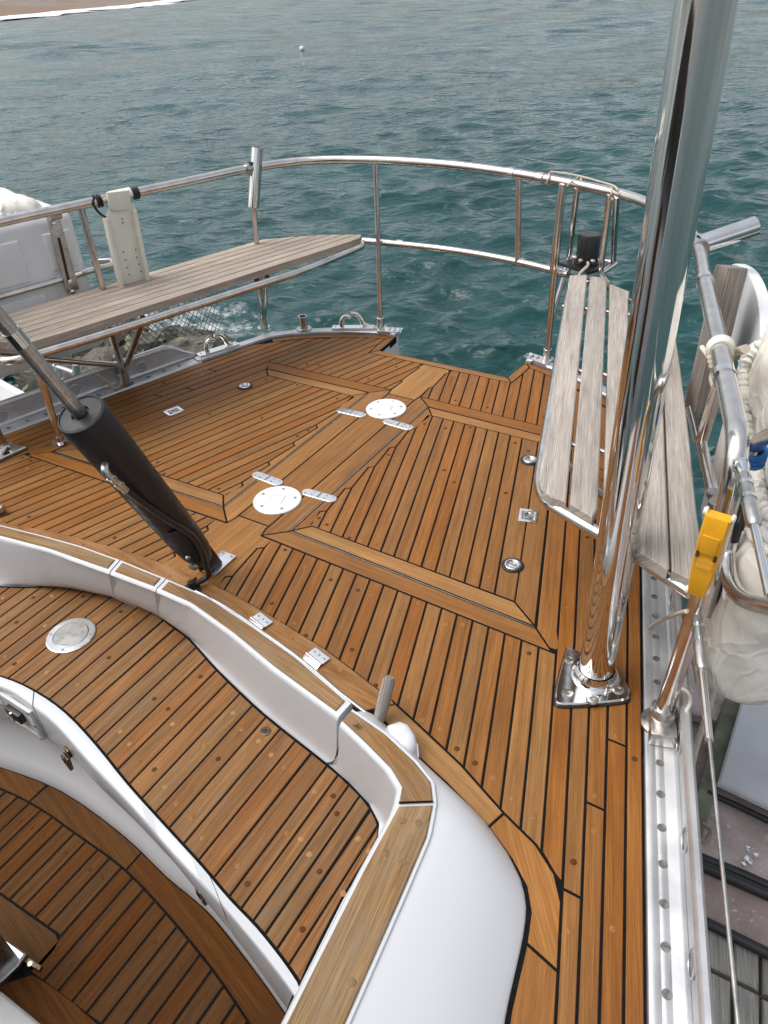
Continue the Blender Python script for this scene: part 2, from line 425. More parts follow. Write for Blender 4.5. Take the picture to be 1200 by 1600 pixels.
BUNG = {}
def bung(x, y, z, parent, mat='teak_light', r=.0062):
    """teak plug over a fastening; all plugs share one mesh"""
    if mat not in BUNG:
        mb = MB().lathe([(r, -.004), (r, .0003), (r - .0005, .0006)], seg=12)
        o = mb.build('bung', mat, None, 40); me = o.data; uvmap(me, (0, 1)); bpy.data.objects.remove(o); BUNG[mat] = me
    o = bpy.data.objects.new('bung', BUNG[mat]); COL.objects.link(o); o.parent = parent; o.location = (x, y, z); o.rotation_euler.z = random.uniform(0, 6.3)
    return o
SCREW = {}
def screw(loc, parent, r=.0045, mat='steel_dull', axis=(0, 0, 1), h=.0012):
    """slotted round screw head"""
    key = (r, mat)
    if key not in SCREW:
        mb = MB()
        for sgn in (1, -1):
            pts = [(r * math.cos(t), r * math.sin(t)) for t in np.linspace(.16, math.pi - .16, 9)]
            mb.prism([(x * sgn, y * sgn) for x, y in pts], 0, h, .0003)
        mb.lathe([(r * .98, 0), (r * .98, h * .45)], seg=16)
        o = mb.build('screw', mat, None, 40); SCREW[key] = o.data; bpy.data.objects.remove(o)
    o = bpy.data.objects.new('screw', SCREW[key]); COL.objects.link(o); o.parent = parent
    q = Vector((0, 0, 1)).rotation_difference(Vector(axis)); o.rotation_mode = 'QUATERNION'
    from mathutils import Quaternion
    o.rotation_quaternion = q @ Quaternion((0, 0, 1), random.uniform(0, 3.1)); o.location = loc
    return o

# ================================================================== the setting: sea, beach
WZ = -1.20
def build_sea():
    rng = np.random.default_rng(3)
    nr, na = 900, 420
    rr = np.concatenate([[1.2], 1.6 * np.exp(np.linspace(0, math.log(1600 / 1.6), nr - 1))])
    a0, a1 = math.radians(-98), math.radians(62)      # sector seen over the stern and both quarters, measured from +Y
    aa = np.linspace(a0, a1, na)
    R, A = np.meshgrid(rr, aa, indexing='ij')
    X = 1.28 + R * np.sin(A); Y = -1.38 + R * np.cos(A); Z = np.zeros_like(X)
    wd = math.radians(152)                             # waves come in towards the boat's quarter
    DX = np.zeros_like(X); DY = np.zeros_like(X)
    cell = R * .0079
    for i in range(190):
        lam = .14 * (9 ** (rng.random() ** 1.0))
        amp = .0115 * lam ** .85 * rng.uniform(.3, 1.0) * (1.0 if lam < .5 else (.5 / lam) ** .9)
        th = wd + rng.normal(0, .5); k = 2 * math.pi / lam; ph = rng.uniform(0, 6.28)
        fade = np.clip((lam / 2.6 - cell) / (lam / 2.6) * 1.6, 0, 1)
        p = k * (X * math.sin(th) + Y * math.cos(th)) + ph
        Z += amp * fade * np.cos(p); q = .8 * amp * fade * np.sin(p)
        DX -= q * math.sin(th); DY -= q * math.cos(th)
    for i in range(46):                                # longer waves out in the open, beyond the lee of the shore
        lam = 1.1 * (6 ** rng.random()); amp = .0062 * lam ** .9 * rng.uniform(.4, 1.0)
        th = wd + rng.normal(0, .45); k = 2 * math.pi / lam; ph = rng.uniform(0, 6.28)
        fade = np.clip((lam / 2.4 - cell) / (lam / 2.4) * 1.6, 0, 1) * np.clip((R - 9) / 35, .12, 1)
        p = k * (X * math.sin(th) + Y * math.cos(th)) + ph
        Z += amp * fade * np.cos(p); q = .8 * amp * fade * np.sin(p)
        DX -= q * math.sin(th); DY -= q * math.cos(th)
    grp = .75 + .35 * np.sin(X * .23 + Y * .11) * np.sin(Y * .19 - X * .07)
    Z *= 1.15
    V = np.stack([X + DX, Y + DY, WZ + Z * grp], -1).reshape(-1, 3)
    idx = np.arange(nr * na).reshape(nr, na)
    F = np.stack([idx[:-1, :-1], idx[1:, :-1], idx[1:, 1:], idx[:-1, 1:]], -1).reshape(-1, 4)[:, ::-1]
    me = bpy.data.meshes.new('sea'); me.vertices.add(len(V)); me.vertices.foreach_set('co', V.ravel().astype(np.float32))
    me.loops.add(F.size); me.loops.foreach_set('vertex_index', F.ravel().astype(np.int32))
    me.polygons.add(len(F)); me.polygons.foreach_set('loop_start', np.arange(0, F.size, 4, dtype=np.int32))
    me.update(); me.validate()
    if me.polygons[0].normal.z < 0: me.flip_normals()
    o = link('sea', me, 'sea_water', None, 180); tag(o, kind='structure', label='choppy grey green sea around the stern')
build_sea()
sb = MB().add([(-2500, -2500, WZ - .35), (2500, -2500, WZ - .35), (2500, 2500, WZ - .35), (-2500, 2500, WZ - .35)], [(0, 1, 2, 3)]).build('water', 'sea_water', None, None)
tag(sb, kind='structure', label='open sea beyond the boat')

shore = [(-80.7563,56.906,-1.2),(-84.3616,64.5333,-1.2),(-87.5131,75.6839,-1.2),(-90.939,87.8051,-1.2),(-99.7221,106.9642,-1.2)]
shore_b = [(-103.4658,73.3222,-1.2),(-110.7724,85.1582,-1.2),(-119.9689,100.0556,-1.2),(-132.0429,122.793,-1.2)]
def build_beach():
    a, b = Vector(shore[0]), Vector(shore[-1]); d = (b - a).normalized(); nrm = Vector((-d.y, d.x, 0))
    if nrm.x > 0: nrm = -nrm
    line = [a - d * 180, a - d * 60] + [Vector(p) for p in shore] + [b + d * 80, b + d * 260]
    line = smooth(line, 6)
    rnd = random.Random(4); rows = []
    for off, z in ((0, WZ - .3), (4, WZ + .12), (9, WZ + .5), (18, WZ + 1.1), (30, WZ + 1.8), (48, WZ + 3.0), (120, WZ + 5)):
        rows.append([p + nrm * (off + rnd.uniform(-.12, .12) * off) + Vector((0, 0, z - WZ + rnd.uniform(-.04, .04) * off * .3)) for p in line])
    o = MB().loft(rows).build('beach', 'beach_sand', None, 180); tag(o, kind='structure', label='pebble beach with a low reddish bank')
    rows = []
    for k, (off, z) in enumerate(((-2.2, .0), (-.8, .10), (1.5, .2), (3.0, .18), (4.2, .02))):
        rows.append([p + nrm * (off + (rnd.uniform(-1.6, 1.6) if k in (0, 4) else 0)) + Vector((0, 0, z + .06 + rnd.uniform(-.05, .05))) for p in line])
    o = MB().loft(rows).build('surf_foam', 'foam', None, 180); tag(o, kind='stuff', label='white surf breaking along the pebble beach')
build_beach()
bo = [(-20.0662,27.337,-1.2)][0]
t = empty('mooring_buoy', (bo[0], bo[1], WZ), label='tiny white mooring buoy floating far out on the sea', cat='buoy')
MB().lathe([(.01, -.05), (.08, -.02), (.11, .06), (.09, .12), (.04, .16), (.02, .17)]).build('float', 'gelcoat_old', t, 60)
MB().tube([(0, 0, .16), (0, 0, .20)], .015).build('eye', 'steel_dull', t, 60)

# ================================================================== deck
SL = -.313                                    # plank lines run x = x0 + SL*y, parallel to the deck edge
SEAM = [.735 + .0431 * k for k in range(-18, 5)] + [.9495, .9925, 1.0357, 1.0785]
FR_IN, FR_OUT = .854, .907                    # hatch outer edge line, frame outer line (x0)
EDGE = [(1.1105 - .284 * y, y) for y in (-1.45, -.9, -.4, 0, .3)] + [(.978, .44), (.93, .60), (.888, .72), (.845, .85), (.795, .984)]
STERN = [(.795, .984), (.74, 1.040), (.68, 1.087), (.60, 1.137), (.52, 1.178), (.42, 1.217), (.305, 1.248)]
GATE = [(.305, 1.248), (.297, 1.17), (.292, 1.088), (0, 1.088)]
COAM = [(0, -.388), (.15, -.394), (.292, -.41), (.49, -.440), (.70, -.492)]                          # aft edge of the cockpit board
MARG = [(.70, -.492), (.775, -.517), (.906, -.564), (1.023, -.619), (1.099, -.648), (1.148, -.683), (1.1757, -.725), (1.1991, -.80), (1.2085, -.83), (1.2365, -.92), (1.2927, -1.1), (1.4019, -1.45)]
SIDE = [(.9074, .313), (.9495, .312), (.9925, .300), (1.0357, .290), (1.0785, .283)]   # seams of the side planks: x at y = 0, slope forward of it
def bent(q, y): return q[0] - (.313 if y > 0 else q[1]) * y
near_y = lambda x: -.160 - .031 * (x - .065)
far_y = lambda x: .797 - .010 * (x - .065)

deck = empty('deck', (0, 0, 0), kind='structure', label='oiled teak deck with black seams over the stern')
def ms(p, s): return [(x * s, y) for x, y in p]
def sx(x0, y): return x0 + SL * y

# black seam compound under all planks
outline = EDGE + STERN[1:] + GATE[1:-1]
CIN = [(0, -.44), (.15, -.444), (.30, -.455), (.45, -.485), (.60, -.525), (.70, -.56), (.82, -.60), (.99, -.66), (1.05, -.70), (1.09, -.735), (1.115, -.775), (1.13, -.82), (1.145, -.92), (1.17, -1.1), (1.22, -1.45)]
aft_half = [(0, -.36), (.5, -.36), (1.1105 + .284 * .36, -.36)] + EDGE[3:] + STERN[1:] + GATE[1:]
mb = MB()
for s in (1, -1):
    mb.prism(ms(aft_half, s), -.03, -.0013)
    o_ = resample([(0, -.36, 0), (.5, -.36, 0), (1.1105 + .284 * .36, -.36, 0)] + [(x, y, 0) for x, y in EDGE[::-1] if y < -.36], 60); i_ = resample([(x, y, 0) for x, y in CIN], 60)
    mb.loft([[(p.x * s, p.y, -.0013) for p in o_], [(p.x * s, p.y, -.0013) for p in i_], [(p.x * s, p.y, -.03) for p in i_]])
mb.build('caulking', 'caulk', deck, None)

def nib(poly, a, b, N, w=.016, back=.013):
    ya, yb = (a - N) / -SL, (b - N) / -SL
    poly = clip_side(poly, (N, ya), (N - w, yb - back), (N + .5, ya))
    return clip_side(poly, (N - w, yb - back), (N, yb), (N, yb - .3))
def zig(N, y0, y1, w=.016, back=.013):
    """joggled edge of a king plank from y0 to y1"""
    o = []
    for b in SEAM:
        yb = (b - N) / -SL
        if y0 + .02 < yb < y1 - .002: o += [(N - w, yb - back), (N, yb)]
    return o
def strips(): return list(zip(SEAM[:-1], SEAM[1:]))
NF, NA, NH = .108, .070, .166                  # king plank half widths: forward, aft, hatch border
stern_in = [(.02, .7), (.95, .7), (.845, .80), (.765, .957), (.715, 1.012), (.66, 1.054), (.585, 1.102), (.508, 1.142), (.41, 1.181), (.335, 1.206), (.332, 1.13), (.325, 1.052), (.02, 1.052)]
fwd = [(NF - .02, near_y(NF))] + [(1.05, near_y(1.05)), (1.6, -.2), (1.6, -1.45)] + MARG[::-1] + COAM[1:][::-1] + [(NF - .02, -.39)]
aft = [(0.02, far_y(0)), (.70, far_y(.7)), (.9, .79), (.9, 1.4), (0.02, 1.4)]
bungs_on = []
def plug_row(poly, s, parent, z=0.0, step=.36, mat=None, x_of=None):
    ys = [p[1] for p in poly]; y0, y1 = min(ys), max(ys)
    if y1 - y0 < .08: return
    o_ = random.uniform(0, .14)
    rows = [y0 + .035] + [y0 + .035 + o_ + step * k for k in range(1, 12) if y0 + .035 + o_ + step * k < y1 - .08] + [y1 - .045]
    for y in rows:
        if random.random() < .38: continue
        yy = y + random.uniform(-.03, .03)
        cut = clip(clip(poly, 0, 1, yy + .002), 0, -1, -yy + .002)
        if len(cut) < 3: continue
        xs = [p[0] for p in cut]
        if max(xs) - min(xs) < .022: continue
        bung((min(xs) + max(xs)) / 2 * s, yy, z, parent, mat or random.choice(['teak_light', 'teak', 'teak_sole_shaded']))
for s in (1, -1):
    for a, b in strips():
        # forward of the hatch
        if a < FR_OUT - .01:
            p = clip(clip(list(fwd), -1, SL, -a), 1, -SL, b) if b <= FR_OUT + .01 else None
            if p is None: continue
            if len(p) >= 3:
                p = nib(p, a, b, NF)
                if len(p) >= 3: board('plank', ms(p, s), 0, 'teak', deck, (s * SL, 1)); plug_row(p, s, deck)
            p = [q for q in stern_in]; p = clip(clip(p, -1, SL, -a), 1, -SL, b)
            p = clip_side(p, (0, far_y(0)), (1, far_y(1)), (0, 2))
            if len(p) >= 3:
                p = nib(p, a, b, NA, .010, .010)
                if len(p) >= 3: board('plank', ms(p, s), 0, 'teak', deck, (s * SL, 1)); plug_row(p, s, deck)
    # long planks along the side deck, sprung to the edge
    YS = [1.3, .6, .3, .01, -.01, -.3, -.6]
    for k, (qa, qb) in enumerate(zip(SIDE, SIDE[1:] + [None])):
        if k == 0:
            left = [(bent(qa, y), y) for y in (1.3, .6, .01, -.01, -.3, -.655)] + [MARG[5]]
            right = [(bent(qb, y), y) for y in (-.692, -.6, -.3, -.01, .01, .6, 1.3)]
        else:
            left = [(bent(qa, y), y) for y in YS + [-1.0, -1.45]]
            right = [(bent(qb, y), y) for y in [-1.45, -1.0] + YS[::-1]] if qb else list(EDGE)
        p = ccw(clean(left + right))
        p = clip_side(p, (.775, .95), (.66, 1.054), (0, 0)); p = clip_side(p, (.66, 1.054), (.41, 1.181), (0, 0))
        if qb is None: p = clip_side(p, (.80, .955), (.75, .99), (0, 0))
        cuts = {0: [.45], 1: [-.70, .35], 2: [-.52, .62], 3: [-.36, .1]}.get(k, [])
        ys = [-9] + sorted(cuts) + [9]
        for y0, y1 in zip(ys[:-1], ys[1:]):
            q = clip(clip(p, 0, -1, -y0), 0, 1, y1)
            if len(q) >= 3: board('plank', ms(q, s), 0, 'teak', deck, (s * SL, 1)); plug_row(q, s, deck, step=.3)
    # margin boards: round the stern, the gate and the cockpit corner
    st_in = [(.765, .957), (.715, 1.012), (.66, 1.054), (.585, 1.102), (.508, 1.142), (.41, 1.181), (.335, 1.206)]
    board('margin_board', ms(STERN + st_in[::-1], s), 0, 'teak', deck, (-s * .85, .5))
    board('margin_board', ms(GATE[:3] + [(.325, 1.052), (.332, 1.13), (.335, 1.206)], s), 0, 'teak', deck, (0, 1))
    mi = [(.68, -.536), (.75, -.562), (.82, -.590), (.90, -.616), (1.009, -.660)]
    board('margin_board', ms(MARG[:4] + mi[::-1], s), .0004, 'teak_light', deck, (s * .93, -.36))
    mi2 = [(1.009, -.660), (1.070, -.695), (1.112, -.728), (1.135, -.765), (1.148, -.815)]
    board('margin_board', ms(MARG[3:9] + mi2[::-1], s), .0004, 'teak_light', deck, (s * .6, -.8))
    mi3 = [(1.148, -.815), (1.165, -.92), (1.21, -1.1), (1.31, -1.45)]
    board('margin_board', ms(MARG[8:] + mi3[::-1], s), .0004, 'teak', deck, (s * .25, -1))
    # boards round the hatch (deck side)
    board('frame_board', ms([(.065, near_y(.065)), (.957, near_y(.957)), (.895, -.133), (.127, -.105)], s), .0003, 'teak', deck, (s, -.03))
    board('frame_board', ms([(.064, far_y(.064)), (.127, .741), (.622, .733), (.658, far_y(.658))], s), .0003, 'teak', deck, (s, 0))
    fo = [(.127, -.105), (.065, near_y(.065))] + [(.058, -.13), (.058, .76)] + [(.064, far_y(.064)), (.127, .741)]
    board('frame_board', ms(fo, s), .0003, 'teak_light' if s < 0 else 'teak', deck, (0, 1))
    fr = [(.895, -.133), (.945, -.178), (.962, -.178), (.968, -.165), (sx(FR_OUT, -.12), -.12), (sx(FR_OUT, .78), .78), (.655, .797), (.622, .733)]
    board('frame_board', ms(fr, s), .0003, 'teak', deck, (s * SL, 1))
# transverse board at the stern gate
board('margin_board', [(-.292, 1.088), (.292, 1.088), (.325, 1.052), (-.325, 1.052)], 0, 'teak', deck, (1, 0))
# king plank: wide forward and aft, narrow between the hatches
kr = [(NF, -.397)] + zig(NF, -.39, near_y(0)) + [(NF, near_y(NF) - .001), (.066, near_y(.066) - .001), (.058, -.13), (.058, .76), (.064, far_y(0) + .004)] + zig(NA, far_y(0), 1.05, .010, .010) + [(.058, 1.050)]
# split into three boards so the grain breaks as on the boat
def king(y0, y1, mat):
    r = clip(clip(kr + [(0, 1.05), (0, -.397)], 0, -1, -y0), 0, 1, y1)
    r = [q for q in r if q[0] > .001]
    lft = [(-x, y) for x, y in r]
    board('king_plank', r + lft[::-1], .0002, mat, deck, (0, 1))
king(-.40, -.115, 'teak_light'); king(-.115, .765, 'teak'); king(.765, 1.06, 'teak_light')
# rough teak board that trims the cockpit's aft edge
brd = [(x, y) for x, y in COAM] + [(.715, -.5)]
brd_in = [(.66, -.555), (.55, -.53), (.45, -.495), (.292, -.465), (.15, -.452), (0, -.452)]
for (x0, x1) in ((-.72, .03), (.034, .72)):
    full = ccw([(-x, y) for x, y in brd[::-1]] + brd[1:] + brd_in + [(-x, y) for x, y in brd_in[::-1]][1:])
    q = clip(clip(full, 1, 0, x1), -1, 0, -x0)
    board('cockpit_trim_board', q, .006, 'teak_board', deck, (1, -.1))
    for k in range(5):
        xx = x0 + .04 + k * .16
        if xx < x1 - .02: bung(xx, -.425 - .17 * xx * xx, .006, deck, 'teak_light')

# ------------------------------------------------------------------ hatches in the deck
def hinge_strap(parent, x, y, ang, L=.122, w=.034):
    h = empty('hinge', (0, 0, 0)); h.parent = parent
    pts = [(L / 2 - w / 2 + w / 2 * math.cos(t), w / 2 * math.sin(t)) for t in np.linspace(-1.57, 1.57, 9)]
    pts += [(-x_, -y_) for x_, y_ in pts]
    R = Matrix.Rotation(ang, 2); P2 = [tuple(R @ Vector(q) + Vector((x, y))) for q in pts]
    MB().prism(P2, .0005, .0055, .001).build('leaf_plate', 'plate_metal', h, 40)
    d = R @ Vector((0, 1)); e = R @ Vector((1, 0))
    MB().tube([Vector((x, y, .006)) - Vector((d.x, d.y, 0)) * w * .42, Vector((x, y, .006)) + Vector((d.x, d.y, 0)) * w * .42], .0022, 8).build('hinge_pin', 'steel_dull', h, 50)
    for u in (-.4, -.2, .2, .4):
        for v in (-.22, .22):
            if abs(u) == .2 or v * u > 0:
                q = Vector((x, y)) + e * u * L * .95 + d * v * w; screw((q.x, q.y, .0055), h, .0034)
for s in (1, -1):
    hatch = empty('deck_hatch', (.4 * s, .3, 0), cat='deck hatch', group='teak hatches let into the deck',
                  label='teak deck hatch beside the bench of open grey slats' if s > 0 else 'teak deck hatch beside the bench of closed narrow planks')
    hatch.location = (0, 0, 0)
    inner = [(NH - .03, -.054), (.825, -.071), (.94, -.071), (.9, .683), (NH - .03, .686)]
    for a, b in strips():
        b2 = min(b, .792)
        if a > .77: continue
        if b > .77: b2 = .792
        p = clip(clip(inner, -1, SL, -a), 1, -SL, b2)
        if len(p) >= 3:
            p = nib(p, a, b2, NH)
            if len(p) >= 3: board('plank', ms(p, s), .0008, 'teak', hatch, (s * SL, 1)); plug_row(p, s, hatch, .0008, .33)
    g = .0035
    board('border_board', ms([(.130, -.105 + g), (.891, -.132 + g), (.813, -.072), (.172, -.054)], s), .0008, 'teak_light', hatch, (s, -.03))
    board('border_board', ms([(.130, .741 - g), (.172, .686), (.577, .684), (.621, .733 - g)], s), .0008, 'teak_light', hatch, (s, 0))
    board('border_board', ms([(.891, -.132 + g), (sx(.852, .733), .733 - g), (.577, .684), (.813, -.072)], s), .0008, 'teak', hatch, (s * SL, 1))
    z = [(.172, -.054)] + zig(NH, -.05, .686) + [(.172, .686), (.130, .741 - g), (.130, -.105 + g)]
    board('border_board', ms(z, s), .0008, 'teak_light' if s < 0 else 'teak', hatch, (0, 1))
    # steel edging that shows as a thin bright line in the gap
    mb = MB()
    for (p, q) in (((.130, -.1055), (.891, -.1325)), ((.1275, -.10), (.1275, .738))):
        d = Vector((q[0] - p[0], q[1] - p[1], 0)).normalized(); nn = Vector((-d.y, d.x, 0)) * .0011
        P4 = [Vector((*p, 0)) + nn, Vector((*p, 0)) - nn, Vector((*q, 0)) - nn, Vector((*q, 0)) + nn]
        mb.prism([(v.x * s, v.y) for v in P4], -.012, .0006)
    mb.build('edge_strip', 'steel_dull', hatch, None)
    hinge_strap(hatch, .102 * s, .079, math.radians(3 * s)); hinge_strap(hatch, .099 * s, .569, math.radians(-2 * s))
    # flush lifting latch and two flush rings
    for (x, y) in ((.597, .563), (.754, .054)):
        r = empty('flush_ring', (0, 0, 0)); r.parent = hatch
        MB().lathe([(.030, 0), (.030, .0035), (.028, .0055), (.0235, .0055), (.0225, .003)], (x * s, y, .0005), cap=False).build('rubber_collar', 'rubber', r, 50)
        MB().lathe([(.0225, .002), (.0225, .0062), (.021, .0075), (.0155, .0075), (.0125, .0045), (.0115, -.004), (.0001, -.004)], (x * s, y, .0005)).build('socket', 'steel', r, 50)
        MB().box((x * s, y, .0035), (.011, .0022, .0012), bev=.0005).build('key_bar', 'steel_dull', r)
    lt = empty('flush_latch', (0, 0, 0)); lt.parent = hatch
    xc, yc = .706 * s, .279; ang = math.atan2(s * SL, 1)
    Rz = Matrix.Rotation(-ang, 3, 'Z')
    mb = MB()
    w, h_, t_ = .026, .031, .005
    for (cx, cy, hx, hy) in ((0, h_ - t_, w, t_), (0, -h_ + t_, w, t_), (w - t_, 0, t_, h_ - 2 * t_), (-w + t_, 0, t_, h_ - 2 * t_)):
        mb.box(Rz @ Vector((cx, cy, 0)) + Vector((xc, yc, .0028)), (hx, hy, .0020), Rz, .0006)
    mb.build('bezel', 'plate_metal', lt, 40)
    MB().box((xc, yc, .0012), (w - 2 * t_ + .001, h_ - 2 * t_ + .001, .0006), Rz).build('recess', 'steel_dull', lt)
    rp = [Rz @ Vector((.011 * math.cos(t), .014 * math.sin(t), 0)) + Vector((xc, yc, .0040)) for t in np.linspace(0, 6.283, 21)[:-1]]
    MB().tube(rp, .0022, 8, closed=True).build('pull_ring', 'steel', lt, 60)
    MB().box(Rz @ Vector((0, -.012, 0)) + Vector((xc, yc, .0040)), (.010, .004, .002), Rz, .001).build('ring_bracket', 'steel_dull', lt)

# ------------------------------------------------------------------ round cover plates on the centre line
for (y, lab) in ((0.0, 'round metal cover plate on the king plank nearer the black strut'), (.652, 'round metal cover plate on the king plank nearer the stern gate')):
    t = empty('cover_plate', (0, y, 0), label=lab, cat='cover plate', group='round plates on the centre line')
    MB().lathe([(.0745, .0004), (.0745, .0045), (.072, .0062), (.038, .0078), (.0345, .0066), (.033, .0066), (.026, .0074), (.0001, .0076)], seg=48).build('disc', 'plate_white', t, 30)
    bmx = MB()
    bmx.box((0, 0, .0078), (.021, .021, .0016), Matrix.Rotation(.3, 3, 'Z'), .003)
    bmx.build('square_boss', 'plate_white', t, 40)
    for k in range(6 if y > .3 else 5):
        an = .6 + k * 6.283 / (6 if y > .3 else 5)
        screw((.055 * math.cos(an), .055 * math.sin(an), .0066), t, .0052)

# ------------------------------------------------------------------ yacht hull under the deck
hull = empty('yacht_hull', (0, 0, WZ), label='white hull below the teak deck with a boarding gate in the stern', cat='hull')
rim = [(x + .075, y) for x, y in EDGE] + [(.83, 1.03), (.70, 1.15), (.52, 1.235), (.325, 1.30)]
rows = []
for z, k in ((-.034, 0), (-.3, -.02), (-.7, -.06), (-1.35, -.14)):
    rows.append([(x + k, y + k * .2, z + 1.2) for x, y in rim])
for s in (1, -1):
    MB().loft([[(x * s, y, z) for x, y, z in r] for r in rows]).build('side_shell', 'hull_white', hull, 60)
tr = [(-.325, 1.30), (-.296, 1.17), (-.291, 1.0895), (.291, 1.0895), (.296, 1.17), (.325, 1.30)]
MB().loft([[(x, y, z + 1.2) for x, y in tr] for z in (-.014, -.2, -.7, -1.35)]).build('gate_recess', 'hull_white', hull, 40)

# ================================================================== toe rails
def toe_rail(s, y0, y1, taper_end):
    t = empty('toe_rail', (0, 0, 0), cat='toe rail', group='aluminium toe rails along the deck edge',
              label='bare aluminium toe rail with slotted screws below the white canvas cover' if s > 0 else 'bare aluminium toe rail with round holes below the bench of closed planks')
    ed = [Vector((x, y, 0)) for x, y in EDGE]
    ed = [p for p in resample(ed, 60) if y0 <= p.y <= y1]
    def row(off, z, zs=True):
        o = []
        for i, p in enumerate(ed):
            q = ed[min(i + 1, len(ed) - 1)] - ed[max(i - 1, 0)]; nn = Vector((q.y, -q.x, 0)).normalized()
            k = 1.0
            if zs and taper_end: k = min(1, max(.12, (y1 - p.y) / .10))
            zz = z if z < .012 else .012 + (z - .012) * k
            v = p + nn * (off + .004); o.append((v.x * s, v.y, zz))
        return o
    prof_b = [(0, -.03), (0, .0035), (.0015, .005), (.018, .006), (.0188, .0052), (.0205, .0052), (.0215, .006), (.034, .006), (.0348, .0052), (.0365, .0052), (.0375, .006), (.052, .006), (.058, .010), (.060, .02)]
    MB().loft([row(a, z) for a, z in prof_b]).build('deck_flange', 'aluminium', t, 50)
    prof_w = [(.0605, .004), (.0605, .03), (.061, .066), (.0585, .071), (.055, .078), (.0555, .088), (.061, .095), (.069, .0955), (.0745, .09), (.0755, .08), (.073, .072), (.068, .068), (.067, -.05)]
    MB().loft([row(a, z) for a, z in prof_w]).build('upright_web', 'aluminium', t, 40)
    # slotted screws down the flange, round drain holes through the web
    d = 0; y = y0 + .05
    while y < y1 - .06:
        i = min(range(len(ed)), key=lambda k: abs(ed[k].y - y)); p = ed[i]; q = ed[min(i + 1, len(ed) - 1)] - ed[max(i - 1, 0)]
        nn = Vector((q.y, -q.x, 0)).normalized(); tt = (y - p.y) / (q.normalized().y or 1); v = p + q.normalized() * tt + nn * (.0315)
        screw((v.x * s, v.y, .0052), t, .0082, 'screw_dark', h=.0018); y += .068
    holes = [y0 + .10 + .20 * k for k in range(12)] if s > 0 else [-.33, -.105, .165, .43]
    for y in holes:
        if y > y1 - .1: continue
        i = min(range(len(ed)), key=lambda k: abs(ed[k].y - y)); p = ed[i]; q = ed[min(i + 1, len(ed) - 1)] - ed[max(i - 1, 0)]
        nn = Vector((q.y, -q.x, 0)).normalized(); qd = q.normalized(); v = p + qd * ((y - p.y) / qd.y) + nn * (.0640)
        ax = Vector((-nn.x * s, -nn.y, 0))
        MB().lathe([(.024, 0), (.024, .0022), (.0215, .0030), (.0205, .0014)], (v.x * s, v.y, .042), ax, seg=22, cap=False).build('hole_ring', 'aluminium', t, 50)
        MB().lathe([(.0205, .0009), (.0001, .0009)], (v.x * s, v.y, .042), ax, seg=22).build('hole_plug', 'gelcoat_old' if s < 0 else 'steel_dull', t, 50)
    return t
toe_rail(1, -1.45, .62, True)
toe_rail(-1, -1.45, .66, True)
# low cast strip round the stern quarters
for s in (1, -1):
    t = empty('stern_strip', (0, 0, 0), cat='edge strip', group='cast aluminium strips round the stern',
              label='low aluminium edge strip under the open-slat bench' if s > 0 else 'low aluminium edge strip carrying the hooked fairleads')
    ln = [(.918, .645), (.888, .72), (.845, .85), (.795, .984)] + STERN[1:]
    pts = [Vector((x, y, 0)) for x, y in ln]; rows = []
    for off, z in ((.0035, -.03), (.004, .007), (.008, .011), (.044, .012), (.052, .006), (.056, -.05)):
        r = []
        for i, p in enumerate(pts):
            q = pts[min(i + 1, len(pts) - 1)] - pts[max(i - 1, 0)]; nn = Vector((q.y, -q.x, 0)).normalized(); v = p + nn * off; r.append((v.x * s, v.y, z))
        rows.append(r)
    MB().loft(rows).build('strip', 'aluminium', t, 40)
    MB().box((.318 * s, 1.262, .006), (.012, .03, .008), bev=.003).build('end_block', 'aluminium', t)

# ------------------------------------------------------------------ hooked fairleads and a socket on the stern edge
def fairlead(c, ang, lab, k=1.0):
    t = empty('fairlead', c, label=lab, cat='fairlead', group='polished hooked fairleads on the stern edge')
    t.rotation_euler.z = ang
    MB().box((0, 0, .004 * k), (.095 * k, .020 * k, .004 * k), bev=.003).build('base_plate', 'plate_metal', t, 40)
    for sg, hgt, rd in ((-1, .060, .040), (1, .070, .046)):
        p = [(sg * .050, 0, .006), (sg * .046, 0, hgt * .45), (sg * .034, 0, hgt * .82), (sg * .018, 0, hgt), (sg * .000 - .0, 0, hgt * .90)]
        if sg > 0: p = [(.066, 0, .006), (.046, 0, .022), (.036, 0, .045), (.018, 0, .066), (-.006, .0, .068)]
        else: p = [(-.050, 0, .006), (-.052, 0, .026), (-.044, 0, .046), (-.026, 0, .056), (-.008, 0, .048)]
        pp = smooth([(x * k, y * k, z * k) for x, y, z in p], 5); m = len(pp)
        MB().tube(pp, [(.0115 - .0045 * i / m) * k for i in range(m)], 12).build('horn', 'steel', t, 60)
    for x in (-.08, .084): screw((x * k, 0, .008 * k), t, .005)
fairlead((-.915, .768, .011), math.radians(68), 'polished hooked fairlead at the end of the holed toe rail')
fairlead((-.512, 1.220, .012), math.radians(26), 'polished hooked fairlead beside the stern gate')
q = [(-0.7108,1.1172,0.012)][0]
t = empty('socket_post', q, label='short open steel socket on the stern edge between two fairleads', cat='socket')
MB().lathe([(.034, 0), (.034, .004), (.018, .006), (.018, .052), (.0205, .054), (.0205, .060), (.015, .060), (.0145, .02), (.0001, .02)]).build('cup', 'steel_dull', t, 40)
